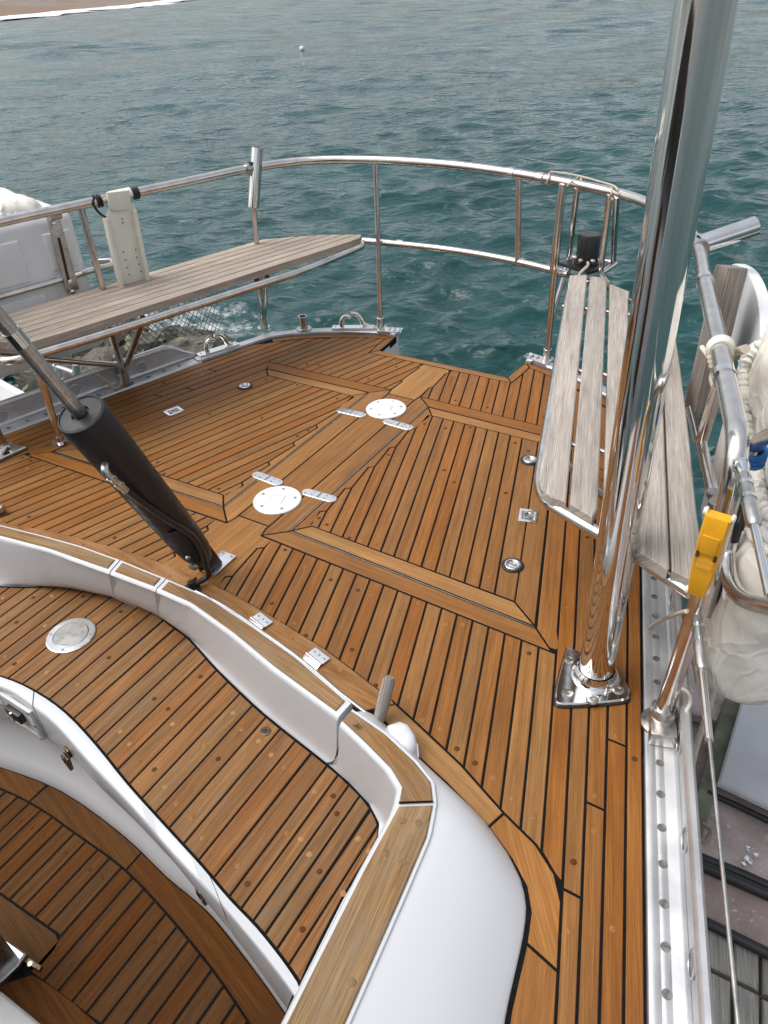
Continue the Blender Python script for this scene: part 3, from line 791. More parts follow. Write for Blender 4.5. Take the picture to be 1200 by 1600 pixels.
for s in (1, -1):
    t = empty('gate_plate', (.345 * s, 1.262, .012), cat='fitting', group='steel plates either side of the stern gate',
              label='ribbed steel fitting at the foot of the gate post by the ' + ('open-slat bench' if s > 0 else 'hooked fairlead'))
    MB().box((.0, 0, .004), (.055, .024, .004), Matrix.Rotation(-.32 * s, 3, 'Z'), .002).build('base_plate', 'plate_metal', t)
    for k in (-.6, .1, .8):
        MB().tube([(-.04 * s * .8 + k * .035 * s, -.012, .008), (-.03 * s * .8 + k * .035 * s, .014, .013)], .0036, 8).build('rib', 'steel_dull', t, 60)
    screw((.045 * s, -.01, .008), t); screw((-.045 * s, .012, .008), t)

# ================================================================== stern rail
rail = empty('stern_rail', (0, 0, 0), label='polished stainless stern rail of two bars on posts round the deck', cat='railing')
TOPR = [(-1.232, -.40, .69), (-1.118, .10, .69), (-1.058, .31, .69), (-.990, .547, .69), (-.912, .796, .69), (-.832, 1.043, .69), (-.693, 1.239, .69), (-.427, 1.338, .69), (-.112, 1.358, .69), (.174, 1.307, .69), (.444, 1.218, .69), (.700, 1.085, .69), (.912, .796, .69), (1.026, .43, .69)]
tube('top_bar', smooth(TOPR, 8), .0158, 'steel_rail', rail, 18)
tube('side_bar', fillet([(1.026, .43, .69), (1.117, .11, .69), (1.232, -.300, .69), (1.235, -.292, .40), (1.225, -.276, .03)], .085, 10), .0178, 'steel_rail', rail, 18)
for p, r, L in (((1.026, .43, .69), .0205, .02), ((1.160, -.05, .69), .0205, .02)):
    d = Vector((.3, -.95, 0)).normalized(); MB().tube([Vector(p) - d * L / 2, Vector(p) + d * L / 2], r, 20).build('sleeve', 'steel', rail, 50)
MIDR = [(-.536, 1.315, .37), (-.431, 1.332, .37), (-.107, 1.354, .37), (.185, 1.327, .37), (.435, 1.262, .37)]
tube('middle_bar', smooth(MIDR, 8), .0135, 'steel_rail', rail, 16)
def post(b, tp, r=.0112, foot=True):
    tube('post', [b, tp], r, 'steel_rail', rail, 14)
    if foot:
        MB().lathe([(.030, 0), (.030, .004), (.0165, .008), (.0165, .045), (.0125, .048)], b).build('post_foot', 'steel_dull', rail, 40)
post((-.406, 1.283, .01), (-.427, 1.338, .69)); post((.376, 1.286, .01), (.392, 1.236, .69))
post((-.893, 1.055, .01), (-.832, 1.043, .69), .0112)
post((.213, 1.318, .372), (.205, 1.297, .69), .0112, False)
post((-1.043, .37, .385), (-1.043, .37, .68), .0125, False)
for p, ax in ((TOPR[5], (.35, -.9, 0)), (TOPR[9], (1, -.3, 0)), ((.30, 1.268, .69), (1, -.33, 0)), ((-.33, 1.348, .37), (1, .05, 0)), ((.23, 1.318, .37), (1, -.25, 0)), ((.40, 1.272, .37), (1, -.27, 0))):
    d = Vector(ax).normalized(); p = Vector(p); MB().tube([p - d * .014, p + d * .014], .0180 if p.z > .5 else .0158, 16).build('sleeve', 'steel', rail, 50)
MB().lathe([(.040, 0), (.040, .006), (.028, .010), (.026, .05), (.022, .055)], (1.225, -.276, .006)).build('post_foot', 'steel_dull', rail, 40)
MB().box((1.232, -.300, .024), (.026, .034, .018), Matrix.Rotation(.29, 3, 'Z'), .006).build('foot_clamp', 'steel_dull', rail)

# cage on the rail with a black drum
t = empty('drum_light', (0, 0, 0), label='black drum fitting on a square plate inside the stern rail cage', cat='drum')
dc = [(0.4744,1.3432,0.385)][0]
MB().lathe([(.046, 0), (.046, .006), (.041, .008), (.041, .098), (.037, .106), (.0001, .107)], (dc[0], dc[1], .392), seg=36).build('drum', 'black_plastic', t, 40)
MB().box((dc[0], dc[1], .386), (.075, .068, .006), Matrix.Rotation(-.45, 3, 'Z'), .004).build('plate', 'black_plastic', t)
for an in (3.6, 4.5, 5.5):
    ax = Vector((math.cos(an), math.sin(an), 0)); MB().lathe([(.009, 0), (.008, .010), (.005, .013)], Vector((dc[0], dc[1], .412)) + ax * .040, ax, 12).build('cable_gland', 'steel_dull', t, 50)
tube('cable', smooth([(dc[0] + .02, dc[1] - .052, .412), (dc[0] + .03, dc[1] - .085, .41), (dc[0] + .012, dc[1] - .11, .385), (dc[0] + .0, dc[1] - .13, .33)], 6), .0055, 'cream_rope', t, 10)
rebase(t, (dc[0], dc[1], .38))
def cage(base, top, r=.0105): tube('cage_post', [base, top], r, 'steel_rail', rail, 12)
ca = [(0.3812,1.2399,0.385),(0.3862,1.4037,0.385),(0.5517,1.2682,0.385),(0.5592,1.3956,0.385)]
cb = [(0.3928,1.2237,0.685),(0.4528,1.2069,0.685),(0.5808,1.1526,0.685),(0.6086,1.1364,0.685)]
for p, q in zip(ca, cb): cage(p, q)
fl = fillet([(.435, 1.262, .372), ca[1], (ca[3][0] + .01, ca[3][1] + .01, .385), ca[2], (.60, 1.21, .372)], .02, 5)
tube('cage_loop', fl, .0105, 'steel_rail', rail, 12)
tube('cage_stay', [(ca[1][0], ca[1][1], .37), [(0.3668,1.2896,0.12)][0]], .010, 'steel_dull', rail, 10)
tube('rod', [(.376, 1.286, .02), (.392, 1.236, .69)], .0125, 'steel_rail', rail, 12)
# thin cord lashed along the top bar
lash = empty('lashing_cord', (0, 0, 0), label='thin cream cord knotted along the top bar over the black drum', cat='cord')
lc = [(0.3358,1.2579,0.715),(0.3968,1.248,0.715),(0.4623,1.2206,0.715),(0.5309,1.1772,0.715),(0.5925,1.1345,0.715),(0.6242,1.0838,0.715)]
tube('strand', smooth(lc, 5), .0032, 'cream_rope', lash, 6)
for p in (lc[0], lc[2], lc[4]):
    q = Vector((p[0], p[1], .69)); lp = [q + Vector((.0 + .004 * math.sin(t * 3), .019 * math.cos(t), .019 * math.sin(t))) for t in np.linspace(0, 12.5, 50)]
    tube('wrap', lp, .003, 'cream_rope', lash, 6)
tl = [(0.4311,1.2839,0.7),(0.4317,1.2242,0.7),(0.4362,1.149,0.7)]
tube('tail', smooth(tl, 4), .0035, 'cream_rope', lash, 6)
rebase(lash, lc[2])

# ================================================================== benches
def bench_board(name, corners, z, mat, parent, thick=.026):
    g = Vector((corners[1][0] - corners[0][0], corners[1][1] - corners[0][1]))
    return board(name, corners, z, mat, parent, (g.x, g.y), gap=.0012, thick=thick, cham=.003)
BZ = .392
lb = empty('closed_bench', (0, 0, 0), label='weathered grey bench of narrow closed planks on a steel frame', cat='bench')
in_l = [(-0.8714,-0.101,0.392),(-0.8471,-0.0337,0.392),(-0.723,0.3447,0.392),(-0.6149,0.7441,0.392),(-0.5221,1.0371,0.392),(-0.4906,1.2954,0.392)]
out_l = [(-1.124,-0.181,0.392),(-1.2017,-0.1297,0.392),(-1.1602,0.0136,0.392),(-1.1324,0.1935,0.392),(-1.0671,0.405,0.392),(-1.0502,0.6373,0.392),(-0.965,0.962,0.392),(-0.908,1.0836,0.392),(-0.7587,1.2055,0.392),(-0.6307,1.2884,0.392),(-0.5108,1.3374,0.392)]
inn = resample(in_l, 30)
i0, i1 = Vector(in_l[0][:2]), Vector(in_l[-1][:2]); gd = (i1 - i0).normalized(); gn = Vector((-gd.y, gd.x))
bpoly = ccw([(p[0], p[1]) for p in in_l] + [(p[0], p[1]) for p in out_l[::-1]])
# round the near front corner
c0 = gn.dot(i0)
for k in range(7):
    lo, hi = c0 - .01 + (.046 * k + .01 if k else 0), c0 + .046 * (k + 1)
    p = clip(clip(bpoly, -gn.x, -gn.y, -lo), gn.x, gn.y, hi)
    if len(p) >= 3: board('plank', p, BZ, 'grey_teak_closed', lb, (gd.x, gd.y), gap=.0027, thick=.026, cham=.0012)
MB().prism(inset(bpoly, .035), BZ - .024, BZ - .007).build('bearer_board', 'caulk', lb, None)
fr = [Vector((p.x + .012, p.y - .006, .352)) for p in inn]
path = [(-1.25, -.085, .352), (-1.0, -.110, .352)] + [tuple(p) for p in fr] + [(-.522, 1.32, .366)]
path = fillet([(-1.25, -.06, .352), (fr[0].x - .03, fr[0].y - .075, .352), tuple(fr[6]), tuple(fr[14]), tuple(fr[22]), (fr[-1].x, fr[-1].y, .360), (-.52, 1.318, .368)], .07, 8)
tube('frame_bar', path, .0145, 'steel_rail', lb, 16)
def leg(a, b, r=.0125): tube('leg', [a, b], r, 'steel_rail', lb, 12)
leg([(-0.9117,-0.0764,0)][0], [(-0.8791,-0.0822,0.35)][0])
MB().lathe([(.030, 0), (.030, .005), (.016, .009), (.016, .03)], [(-0.9117,-0.0764,0)][0]).build('leg_foot', 'steel', lb, 40)
fb = Vector([(-1.0426,0.358,0.012)][0])
leg(fb + Vector((0, 0, .05)), [(-0.792,0.1669,0.35)][0]); leg(fb + Vector((.004, .004, .05)), [(-0.7697,0.297,0.35)][0])
MB().tube([fb, fb + Vector((0, 0, .075))], [.021, .017], 16).build('leg_foot', 'steel_dull', lb, 40)
fb2 = Vector([(-0.8775,1.0395,0.012)][0])
leg(fb2 + Vector((0, 0, .05)), [(-0.6514,0.7833,0.35)][0], .0105); leg(fb2 + Vector((.004, .004, .05)), [(-0.6422,0.8359,0.35)][0], .0105)
MB().tube([fb2, fb2 + Vector((0, 0, .07))], [.018, .014], 16).build('leg_foot', 'steel_dull', lb, 40)
hb = [(-1.1022,0.0612,0.2184),(-1.0233,0.3335,0.0825)]
tube('stretcher', [tuple(Vector(hb[0]) + (Vector(hb[0]) - Vector(hb[1])) * .9), fb + Vector((0, .0, .075))], .0115, 'steel_rail', lb, 12)
rebase(lb, (-.85, .6, 0))
lr = empty('rope_tail', (0, 0, 0), label='grey rope end curled over the holed toe rail by the bench foot', cat='rope')
tube('strand', smooth([(-1.0541,0.2445,0.101),(-1.0465,0.2709,0.0584),(-1.0398,0.2939,0.0191),(-1.0337,0.315,0.0192),(-1.0294,0.3296,0.0443),(-1.0317,0.3217,0.0639)], 5), .006, 'cream_rope', lr, 8)
rebase(lr, [(-1.0398,0.2939,0.0191)][0])

rb = empty('slatted_bench', (0, 0, 0), label='weathered grey bench of wide open slats behind the polished pole', cat='bench')
in_r = [(0.8551,-0.1072,0.392),(0.4741,1.1818,0.392)]
def slat(p, mat='grey_teak'):
    board('slat', p, BZ, mat, rb, (p[1][0] - p[0][0], p[1][1] - p[0][1]), gap=.0005, thick=.024, cham=.003)
def WQ(pts): return [(x, y) for x, y, z in pts]
slat(WQ([(0.8484,-0.0828,0.392),(0.4634,1.192,0.392),(0.5186,1.2235,0.392),(0.9305,-0.1374,0.392),(0.897,-0.134,0.392),(0.8677,-0.1171,0.392)]))
slat(WQ([(0.9378,-0.1387,0.392),(0.5311,1.2141,0.392),(0.5919,1.2188,0.392),(0.9951,-0.1317,0.392),(0.995,-0.1639,0.392)]))
slat(WQ([(1.002,-0.1155,0.392),(0.6176,1.1657,0.392),(0.6995,1.1197,0.392),(0.7208,1.0315,0.392),(1.0607,-0.1582,0.392),(1.047,-0.1889,0.392)]))
slat(WQ([(1.0942,-0.2224,0.392),(0.9732,0.2572,0.392),(0.9027,0.6267,0.392),(0.9278,0.6387,0.392),(1.167,-0.2471,0.392),(1.1667,-0.2554,0.392)]))
slat(WQ([(1.1733,-0.2539,0.392),(0.9309,0.6402,0.392),(0.8655,0.9292,0.392),(0.8889,0.9286,0.392),(1.0056,0.5428,0.392),(1.1059,0.1919,0.392),(1.1729,-0.051,0.392),(1.203,-0.1515,0.392),(1.2248,-0.2737,0.392),(1.2115,-0.2633,0.392)]))
ep = [WQ([(0.8388,-0.0742,0.36),(0.874,-0.1111,0.36),(1.0047,-0.1647,0.36),(1.0855,-0.1961,0.36),(1.2194,-0.2502,0.36)])]
e0 = [(x, y, .360) for x, y in ep[0]]
side = [(x, y, .360) for x, y in WQ([(0.4503,1.259,0.36),(0.837,-0.0466,0.36)])]
tube('frame_bar', fillet([side[0], side[1], (e0[1][0], e0[1][1], .36), e0[2], e0[3], (1.215, -.262, .36)], .03, 6), .0135, 'steel_rail', rb, 16)
tube('frame_bar', [side[0], (.60, 1.205, .36), (.86, .96, .36), (.985, .55, .36), (1.13, .0, .36), (1.215, -.262, .36)], .0125, 'steel_rail', rb, 12)
for (x0, y0, x1, y1) in ((.52, .98, .84, 1.00), (.66, .52, .975, .55), (.78, .13, 1.09, .15)):
    tube('cross_bar', [(x0, y0, .358), (x1, y1, .358)], .0095, 'steel_rail', rb, 10)
for p in ((1.03, -.195), (.985, -.165)):
    MB().lathe([(.010, 0), (.010, .006), (.006, .009)], (p[0] + .05, p[1] - .03, .345), (0, -1, .3), 12).build('clamp_bolt', 'steel_dull', rb, 40)
tube('cross_brace', [(.78, .13, .35), (1.05, .30, .03)], .0105, 'steel_rail', rb, 10)
rebase(rb, (.85, .5, 0))

# ================================================================== polished arch poles on triangular feet
def arch_pole(s, lab):
    t = empty('arch_pole', (0, 0, 0), label=lab, cat='pole', group='polished arch poles on triangular feet')
    c = Vector((1.068 * s, -.222, 0))
    tube('tube', [c + Vector((0, 0, .006)), c + Vector((-.034 * s, -.022, 2.6))], .0375, 'steel_pole', t, 64)
    MB().lathe([(.054, .012), (.047, .016), (.042, .024), (.0395, .040)], c, seg=48, cap=False).build('weld_collar', 'steel', t, 60)
    tri = [(1.0138,-0.3247,0),(1.0019,-0.2847,0),(0.9857,-0.1787,0),(0.9946,-0.1647,0),(1.1008,-0.1817,0),(1.1383,-0.2113,0),(1.1478,-0.2345,0),(1.1385,-0.2595,0),(1.0343,-0.3291,0)]
    tri = smooth(tri + [tri[0]], 4)[:-1]
    P2 = clean([(p.x * s, p.y) for p in tri], .002)
    MB().prism(inset(ccw(P2), -.003), .0005, .004).build('rubber_pad', 'rubber', t, None)
    MB().prism(P2, .004, .013, .003).build('foot_plate', 'steel', t, 30)
    for p in [(1.032,-0.2988,0.013),(1.1239,-0.2358,0.013),(1.0017,-0.2015,0.013),(1.0834,-0.2903,0.013)]:
        MB().lathe([(.013, 0), (.013, .001), (.0105, .004), (.006, .0045), (.0055, .002), (.0001, .002)], (p[0] * s, p[1], .0125), seg=20).build('bolt', 'steel_dull', t, 40)
    return rebase(t, c)
arch_pole(1, 'tall polished steel pole on a triangular foot in front of the open-slat bench')
arch_pole(-1, 'polished steel pole foot beside the holed aluminium toe rail')

# ================================================================== black backstay strut
t = empty('backstay_strut', (0, 0, 0), label='black sleeved strut with a steel rod leaning up from the king plank', cat='strut')
A = Vector((.035, -.372, .075)); B = Vector((.035, -.578, .598)); d = (B - A).normalized()
Rm = basis(d, (1, 0, 0))
prof = [(.018, -.035), (.030, -.02), (.040, .02), (.0445, .07), (.0490, .30), (.0525, .53), (.053, .556), (.0515, .560), (.047, .5625), (.0465, .560), (.020, .562), (.018, .556), (.0001, .556)]
MB().lathe(prof, A, d, 40).build('sleeve', 'rubber', t, 40)
tube('rod', [B - d * .02, B + d * .75], .0150, 'steel_dull', t, 20)
tube('rod_joint', [B + d * .19, B + d * .225], .0165, 'steel', t, 20)
fc = Vector((1, -.45, .2)).normalized()           # side of the sleeve that faces the cockpit
fc = (fc - d * fc.dot(d)).normalized(); sdv = d.cross(fc)
def on(u, w, h=.053): return A + d * u + (fc * math.cos(w) + sdv * math.sin(w)) * h
tube('valve_pipe', fillet([on(.455, -.62, .045), on(.455, -.62, .072), on(.38, -.50, .071)], .012, 5), .0085, 'steel_dull', t, 14)
for u in (.43, .405): MB().tube([on(u + .006, -.58 + (.43 - u) * 2, .0715), on(u - .004, -.57 + (.43 - u) * 2, .0713)], .0105, 14).build('pipe_collar', 'steel', t, 50)
hp = [on(.375, -.49, .068), on(.31, -.40, .060), on(.22, -.10, .058), on(.13, .22, .0585), (on(.06, .10, .062)), on(.02, -.10, .062), on(-.03, -.35, .060), Vector((.055, -.435, .02))]
tube('hose', smooth(hp, 8), .0075, 'black_plastic', t, 12)
MB().box(on(.165, -.35, .0515), (.010, .012, .003), basis((fc * math.cos(-.35) + sdv * math.sin(-.35)), d), .002).build('tab', 'black_plastic', t)
for u, w in ((.058, -.62), (.0, -.95)):
    ax = (fc * math.cos(w) + sdv * math.sin(w)); MB().lathe([(.013, 0), (.013, .006), (.010, .009)] if u < .05 else [(.007, 0), (.006, .006)], A + d * u + ax * (.037 if u < .05 else .047), ax, 16).build('pin', 'steel_dull', t, 40)
for k in (-1, 1): MB().box((.035 + k * .017, -.355, .045), (.005, .026, .046), Matrix.Rotation(.35, 3, 'X'), .004).build('clevis_cheek', 'black_plastic', t)
q = [(0.0427,-0.3189,0)][0]
MB().box((q[0], q[1], .005), (.026, .046, .003), Matrix.Rotation(.02, 3, 'Z'), .0025).build('base_plate', 'plate_metal', t)
for dx, dy in ((.016, .036), (.016, -.036), (-.014, .036)): screw((q[0] + dx, q[1] + dy, .008), t, .005)
MB().lathe([(.020, 0), (.020, .008), (.014, .012), (.010, .012), (.009, .03)], (.058, -.437, .006)).build('hose_gland', 'black_plastic', t, 40)
rebase(t, (.035, -.36, 0))

# ================================================================== cockpit: coaming, seat, floor
SZ, FZ = -.12, -.48
coam = empty('cockpit_coaming', (0, 0, 0), label='white moulded cockpit coaming topped with weathered teak caps', cat='coaming')
def zadd(p, z0, z1):
    k = len(p); return [(q[0], q[1], z0 + (z1 - z0) * i / (k - 1)) for i, q in enumerate(p)]
SEG = [
  ([(-0.8405,-0.5942,0.06),(-0.5844,-0.5374,0.06),(-0.4441,-0.5139,0.06),(-0.3063,-0.4943,0.06),(-0.1542,-0.4841,0.06)], [(-0.8062,-0.6157,0.06),(-0.5452,-0.5656,0.06),(-0.373,-0.5376,0.06),(-0.1445,-0.5197,0.06)], [(-0.8098,-0.6924,-0.12),(-0.5897,-0.6066,-0.12),(-0.5007,-0.5619,-0.12),(-0.4242,-0.5079,-0.12),(-0.3106,-0.4596,-0.12)], None),
  ([(-0.1507,-0.484,0.06),(0.011,-0.4803,0.06)], [(-0.1409,-0.5196,0.06),(0.0161,-0.5104,0.06)], [(-0.2999,-0.457,-0.12),(-0.2149,-0.4517,-0.12),(-0.137,-0.4519,-0.12)], None),
  ([(0.0144,-0.4804,0.06),(0.1621,-0.4794,0.06),(0.3127,-0.503,0.06),(0.4706,-0.5331,0.06),(0.6522,-0.5841,0.06)], [(0.0195,-0.5105,0.06),(0.1342,-0.5102,0.06),(0.2903,-0.5378,0.06),(0.4499,-0.577,0.06),(0.6499,-0.6146,0.06)], [(-0.1256,-0.4532,-0.12),(-0.0188,-0.4773,-0.12),(0.0666,-0.4924,-0.12),(0.2038,-0.5386,-0.12),(0.3928,-0.5894,-0.12),(0.6079,-0.6302,-0.12)], None),
  ([(0.6651,-0.5975,0.08),(0.7589,-0.617,0.08),(0.8446,-0.6481,0.08),(0.8966,-0.6763,0.08),(0.9209,-0.7135,0.08)], [(0.6632,-0.6274,0.08),(0.7298,-0.6507,0.08),(0.8125,-0.6823,0.08),(0.8545,-0.7107,0.08),(0.8683,-0.7462,0.08)], [(0.6162,-0.6321,-0.12),(0.6799,-0.6469,-0.12),(0.7423,-0.6678,-0.12),(0.7856,-0.6962,-0.12),(0.8038,-0.7337,-0.12)],
   ([(0.9239,-0.719,0.09),(0.9425,-0.7778,0.09),(0.9551,-0.8883,0.09),(0.9749,-1.0852,0.09),(0.9907,-1.2328,0.09)], [(0.8716,-0.7514,0.09),(0.8799,-0.8864,0.09),(0.9022,-1.1275,0.09),(0.9171,-1.2761,0.09)], [(0.8038,-0.7337,-0.12),(0.8072,-0.8638,-0.12),(0.8233,-1.0268,-0.12),(0.831,-1.0969,-0.12)])),
]
HV = [(0, 0), (.03, .015), (.07, .06), (.14, .22), (.24, .5), (.36, .74), (.5, .88), (.68, .955), (.86, .985), (1, 1)]
def stations(o, i, b, k):
    return resample(o, k), resample(i, k), resample(b, k)
def coam_rows(O, I, B, close=False):
    rows = [[] for _ in range(6 + len(HV))]
    for o, i, b in zip(O, I, B):
        w = (o - i); w.z = 0; w.normalize(); z = o.z
        rim = i - w * .007
        prof = [o + w * .009 + Vector((0, 0, -.11)), o + w * .009 + Vector((0, 0, -.010)), o + w * .006 + Vector((0, 0, -.004)), i - w * .002 + Vector((0, 0, -.004)), rim + Vector((0, 0, -.006))]
        rim = rim - w * .003 + Vector((0, 0, -.011))
        low = Vector((b.x, b.y, SZ + .004))
        for h, v in HV:
            q = rim.lerp(low, h); q.z = rim.z + (low.z - rim.z) * v; prof.append(q)
        prof.append(low + Vector((0, 0, -.02)))
        for r, q in zip(rows, prof): r.append(tuple(q))
    return rows
def endcaps(mb, rows):
    for e in (0, -1):
        ring = [Vector(r[e]) for r in rows]; cpt = Vector((ring[0].x, ring[0].y, -.125)); cq = Vector((ring[-1].x, ring[-1].y, -.14))
        mb.add(ring + [cq, cpt], [tuple(range(len(ring) + 2))])
def cap_board(o, i, nm='cap_board', trim=.006, mat='teak_cap'):
    def cutends(pts):
        Q = resample(pts, 300); a0, a1 = Q[0].copy(), Q[-1].copy()
        Q = [p for p in Q if (p - a0).length >= trim and (p - a1).length >= trim]; return resample(Q, 26)
    O, I = cutends(o), cutends(i)
    P3 = O + I[::-1]; poly = [(p.x, p.y) for p in P3]; zs = {(round(p.x, 5), round(p.y, 5)): p.z for p in P3}
    zf = lambda x, y: min(P3, key=lambda p: (p.x - x) ** 2 + (p.y - y) ** 2).z
    g = O[-1] - O[0]
    ob = board(nm, poly, zf, mat, coam, (g.x, g.y), gap=.0004, thick=.02, cham=.0022)
    return ob
for si, (o, i, b, nxt) in enumerate(SEG):
    mb = MB()
    if nxt is None:
        z1 = .06
        O, I, B = stations(o, i, b, 40); rows = coam_rows(O, I, B)
        cap_board(o, i, trim=.011)
    else:
        o2, i2, b2 = nxt
        o, i = zadd(o, .062, .09), zadd(i, .062, .09)
        O, I, B = stations(o, i, b, 30); Oa, Ia, Ba = stations(o2, i2, b2, 30)
        for q in (Oa, Ia): pass
        rows = coam_rows(O + Oa[1:], I + Ia[1:], B + Ba[1:])
        cap_board(o, i, trim=.0); cap_board(o2, i2, trim=-.001)
    mb.loft(rows); endcaps(mb, rows)
    mb.build('moulding', 'gelcoat', coam, 50)
jo, ji = Vector(SEG[3][0][-1]), Vector(SEG[3][1][-1])
MB().tube([(jo.x, jo.y, .0895), (ji.x, ji.y, .0895)], .0017, 6).build('cap_joint', 'caulk', coam, None)
# plugs in the caps
for p in [(0.8905,-0.7734,0.09),(0.9184,-0.7632,0.09),(0.8957,-0.8392,0.09),(0.93,-0.8376,0.09),(0.9551,-1.0346,0.09),(0.7005,-0.6316,0.09),(0.8733,-0.7152,0.09),(0.8943,-0.7048,0.09)]:
    bung(p[0], p[1], p[2] + .0002 if p[1] < -.72 else .0805, coam, 'teak_cap', .0066)
# white outer slope between the caps and the deck
so_in = zadd([(0.667,-0.598,0.08),(0.7589,-0.617,0.08),(0.8446,-0.6481,0.08),(0.8966,-0.6763,0.08),(0.9209,-0.7135,0.08)], .055, .082) + [(0.9403,-0.7738,0.082),(0.9529,-0.885,0.082),(0.9729,-1.0832,0.082),(0.9888,-1.2318,0.082)]
so_out = [(.70, -.545, 0), (.82, -.592, 0), (1.006, -.655, 0), (1.067, -.692, 0), (1.108, -.728, 0), (1.131, -.768, 0), (1.143, -.818, 0), (1.160, -.92, 0), (1.203, -1.1, 0), (1.303, -1.45, 0)]
a_ = resample(so_in, 50); b_ = resample(so_out, 50); rows = []
for h, v in ((0, 0), (.04, .01), (.15, .05), (.35, .16), (.6, .38), (.8, .66), (.92, .86), (.975, .96), (1, 1.02)):
    rows.append([tuple(Vector((p.x + (q.x - p.x) * h, p.y + (q.y - p.y) * h, p.z + (-.001 - p.z) * v))) for p, q in zip(a_, b_)])
rows.append([(q.x, q.y, -.02) for q in b_])
MB().loft(rows).build('outer_slope', 'gelcoat', coam, 60)

seat = empty('cockpit_bench', (0, 0, 0), label='curved teak cockpit bench with a white front edge', cat='bench')
sb_ = SEG[0][2][1:] + SEG[1][2][1:] + SEG[2][2] + SEG[3][2] + SEG[3][3][2][1:]
sb_ = [SEG[0][2][0]] + sb_
sb_ = [p for k, p in enumerate(sb_) if k == 0 or math.hypot(p[0] - sb_[k - 1][0], p[1] - sb_[k - 1][1]) > .03]
sf_ = [(-0.4992,-0.8874,-0.12),(-0.275,-0.8341,-0.12),(-0.1505,-0.8223,-0.12),(-0.0259,-0.8297,-0.12),(0.1122,-0.8573,-0.12),(0.2571,-0.8941,-0.12),(0.4157,-0.9278,-0.12),(0.5256,-0.9508,-0.12),(0.6141,-0.9722,-0.12),(0.6939,-0.9871,-0.12),(0.7689,-1.0071,-0.12),(0.8146,-1.0225,-0.12)]
so_ = [(-0.473,-0.906,-0.125),(-0.2484,-0.8553,-0.125),(-0.1385,-0.8544,-0.125),(-0.0221,-0.8641,-0.125),(0.1255,-0.895,-0.125),(0.302,-0.9269,-0.125),(0.4656,-0.9622,-0.125),(0.6114,-0.9889,-0.125),(0.7131,-1.012,-0.125),(0.8054,-1.0373,-0.125),(0.8781,-1.0622,-0.125)]
sb_s = smooth([(p[0], p[1], 0) for p in sb_], 4); sf_s = smooth([(p[0], p[1], 0) for p in sf_], 4)
reg = clean(ccw([(p.x, p.y) for p in sb_s] + [(p.x, p.y) for p in sf_s[::-1]]), .016)
mb = MB(); mb.prism(reg, SZ - .03, SZ - .0016); mb.build('caulking', 'caulk', seat, None)
reg_in = inset(reg, .004)
xs_ = [-.305 - .042 * k for k in range(12, 0, -1)] + [-.305 + (.612 + .305) / 18 * k for k in range(18)] + [.612 + .0345 * k for k in range(8)]
for a, b in zip(xs_[:-1], xs_[1:]):
    p = clip(clip(reg_in, 1, 0, b), -1, 0, -a)
    if len(p) < 3: continue
    if board('plank', p, SZ, 'teak_seat', seat, (0, 1), gap=.0024):
        ys = [q[1] for q in p]; xm = (a + b) / 2
        for f in (.16, .5, .82):
            if random.random() < .62 and max(ys) - min(ys) > .1:
                bung(xm + random.uniform(-.004, .004), min(ys) + (max(ys) - min(ys)) * (f + random.uniform(-.04, .04)), SZ, seat, random.choice(['teak_light', 'teak_board', 'teak_sole_shaded']))
# white front: rounded top edge, vertical face, split at the locker ends
SO = resample(smooth(so_, 3), 300); SF = resample(smooth(sf_, 3), 300)
drop = lambda x: .155 if x < -.2 else max(.045, .155 - .16 * (x + .2)) if x < .45 else .05 + .12 * min(1, (x - .45) / .3)
def front(i0, i1):
    rows = [[] for _ in range(8)]
    for i in range(i0, i1 + 1):
        f, o = SF[i], SO[i]; w = (o - f); w.z = 0; L = w.length; w.normalize(); z = -.117
        dz = drop(o.x)
        for r, q in zip(rows, (Vector((f.x, f.y, z - .03)) - w * .0, Vector((f.x, f.y, z)) + w * .001, Vector((f.x, f.y, z)) + w * (L - .010), Vector((f.x, f.y, z - .003)) + w * (L - .003), Vector((f.x, f.y, z - .010)) + w * L,
                               Vector((o.x, o.y, z - dz + .004)), Vector((o.x, o.y, z - dz)) - w * .003, Vector((o.x, o.y, z - dz)) - w * .06)): r.append(tuple(q))
    mb = MB().loft(rows); endc = [0, -1]
    for e in endc: mb.add([r[e] for r in rows], [tuple(range(len(rows)))])
    mb.build('front_edge', 'gelcoat', seat, 50)
cut = min(range(300), key=lambda i: abs(SO[i].x - .612)); cut0 = min(range(300), key=lambda i: abs(SO[i].x + .118))
front(0, cut0); front(cut0 + 1, cut); front(cut + 1, 299)

# moulded riser below the seat and the cockpit floor
riser = empty('cockpit_riser', (0, 0, 0), label='white curved riser between the teak seat and the cockpit floor', cat='riser')
sole_e = [(-0.6236,-0.9672,-0.48),(-0.3738,-0.9088,-0.48),(-0.1541,-0.8726,-0.48),(0.0938,-0.8784,-0.48),(0.2753,-0.9023,-0.48),(0.3779,-0.9098,-0.48),(0.4668,-0.9232,-0.48),(0.6501,-0.9723,-0.48),(0.7643,-1.0098,-0.48)]
SE = resample(smooth(sole_e, 3), 60); rows = [[] for _ in range(8)]
for i, p in enumerate(SE):
    q = SE[min(i + 1, 59)] - SE[max(i - 1, 0)]; nn = Vector((-q.y, q.x, 0)).normalized()      # towards the seat (aft)
    if nn.y < 0: nn = -nn
    for r, (o, z) in zip(rows, ((0, FZ - .01), (0, FZ + .004), (.004, FZ + .030), (.014, FZ + .055), (.03, FZ + .085), (.040, FZ + .16), (.045, FZ + .26), (.047, SZ - .03))):
        v = p + nn * o; r.append((v.x, v.y, z))
MB().loft(rows).build('shell', 'gelcoat', riser, 60)
rebase(riser, (0, -.87, FZ))

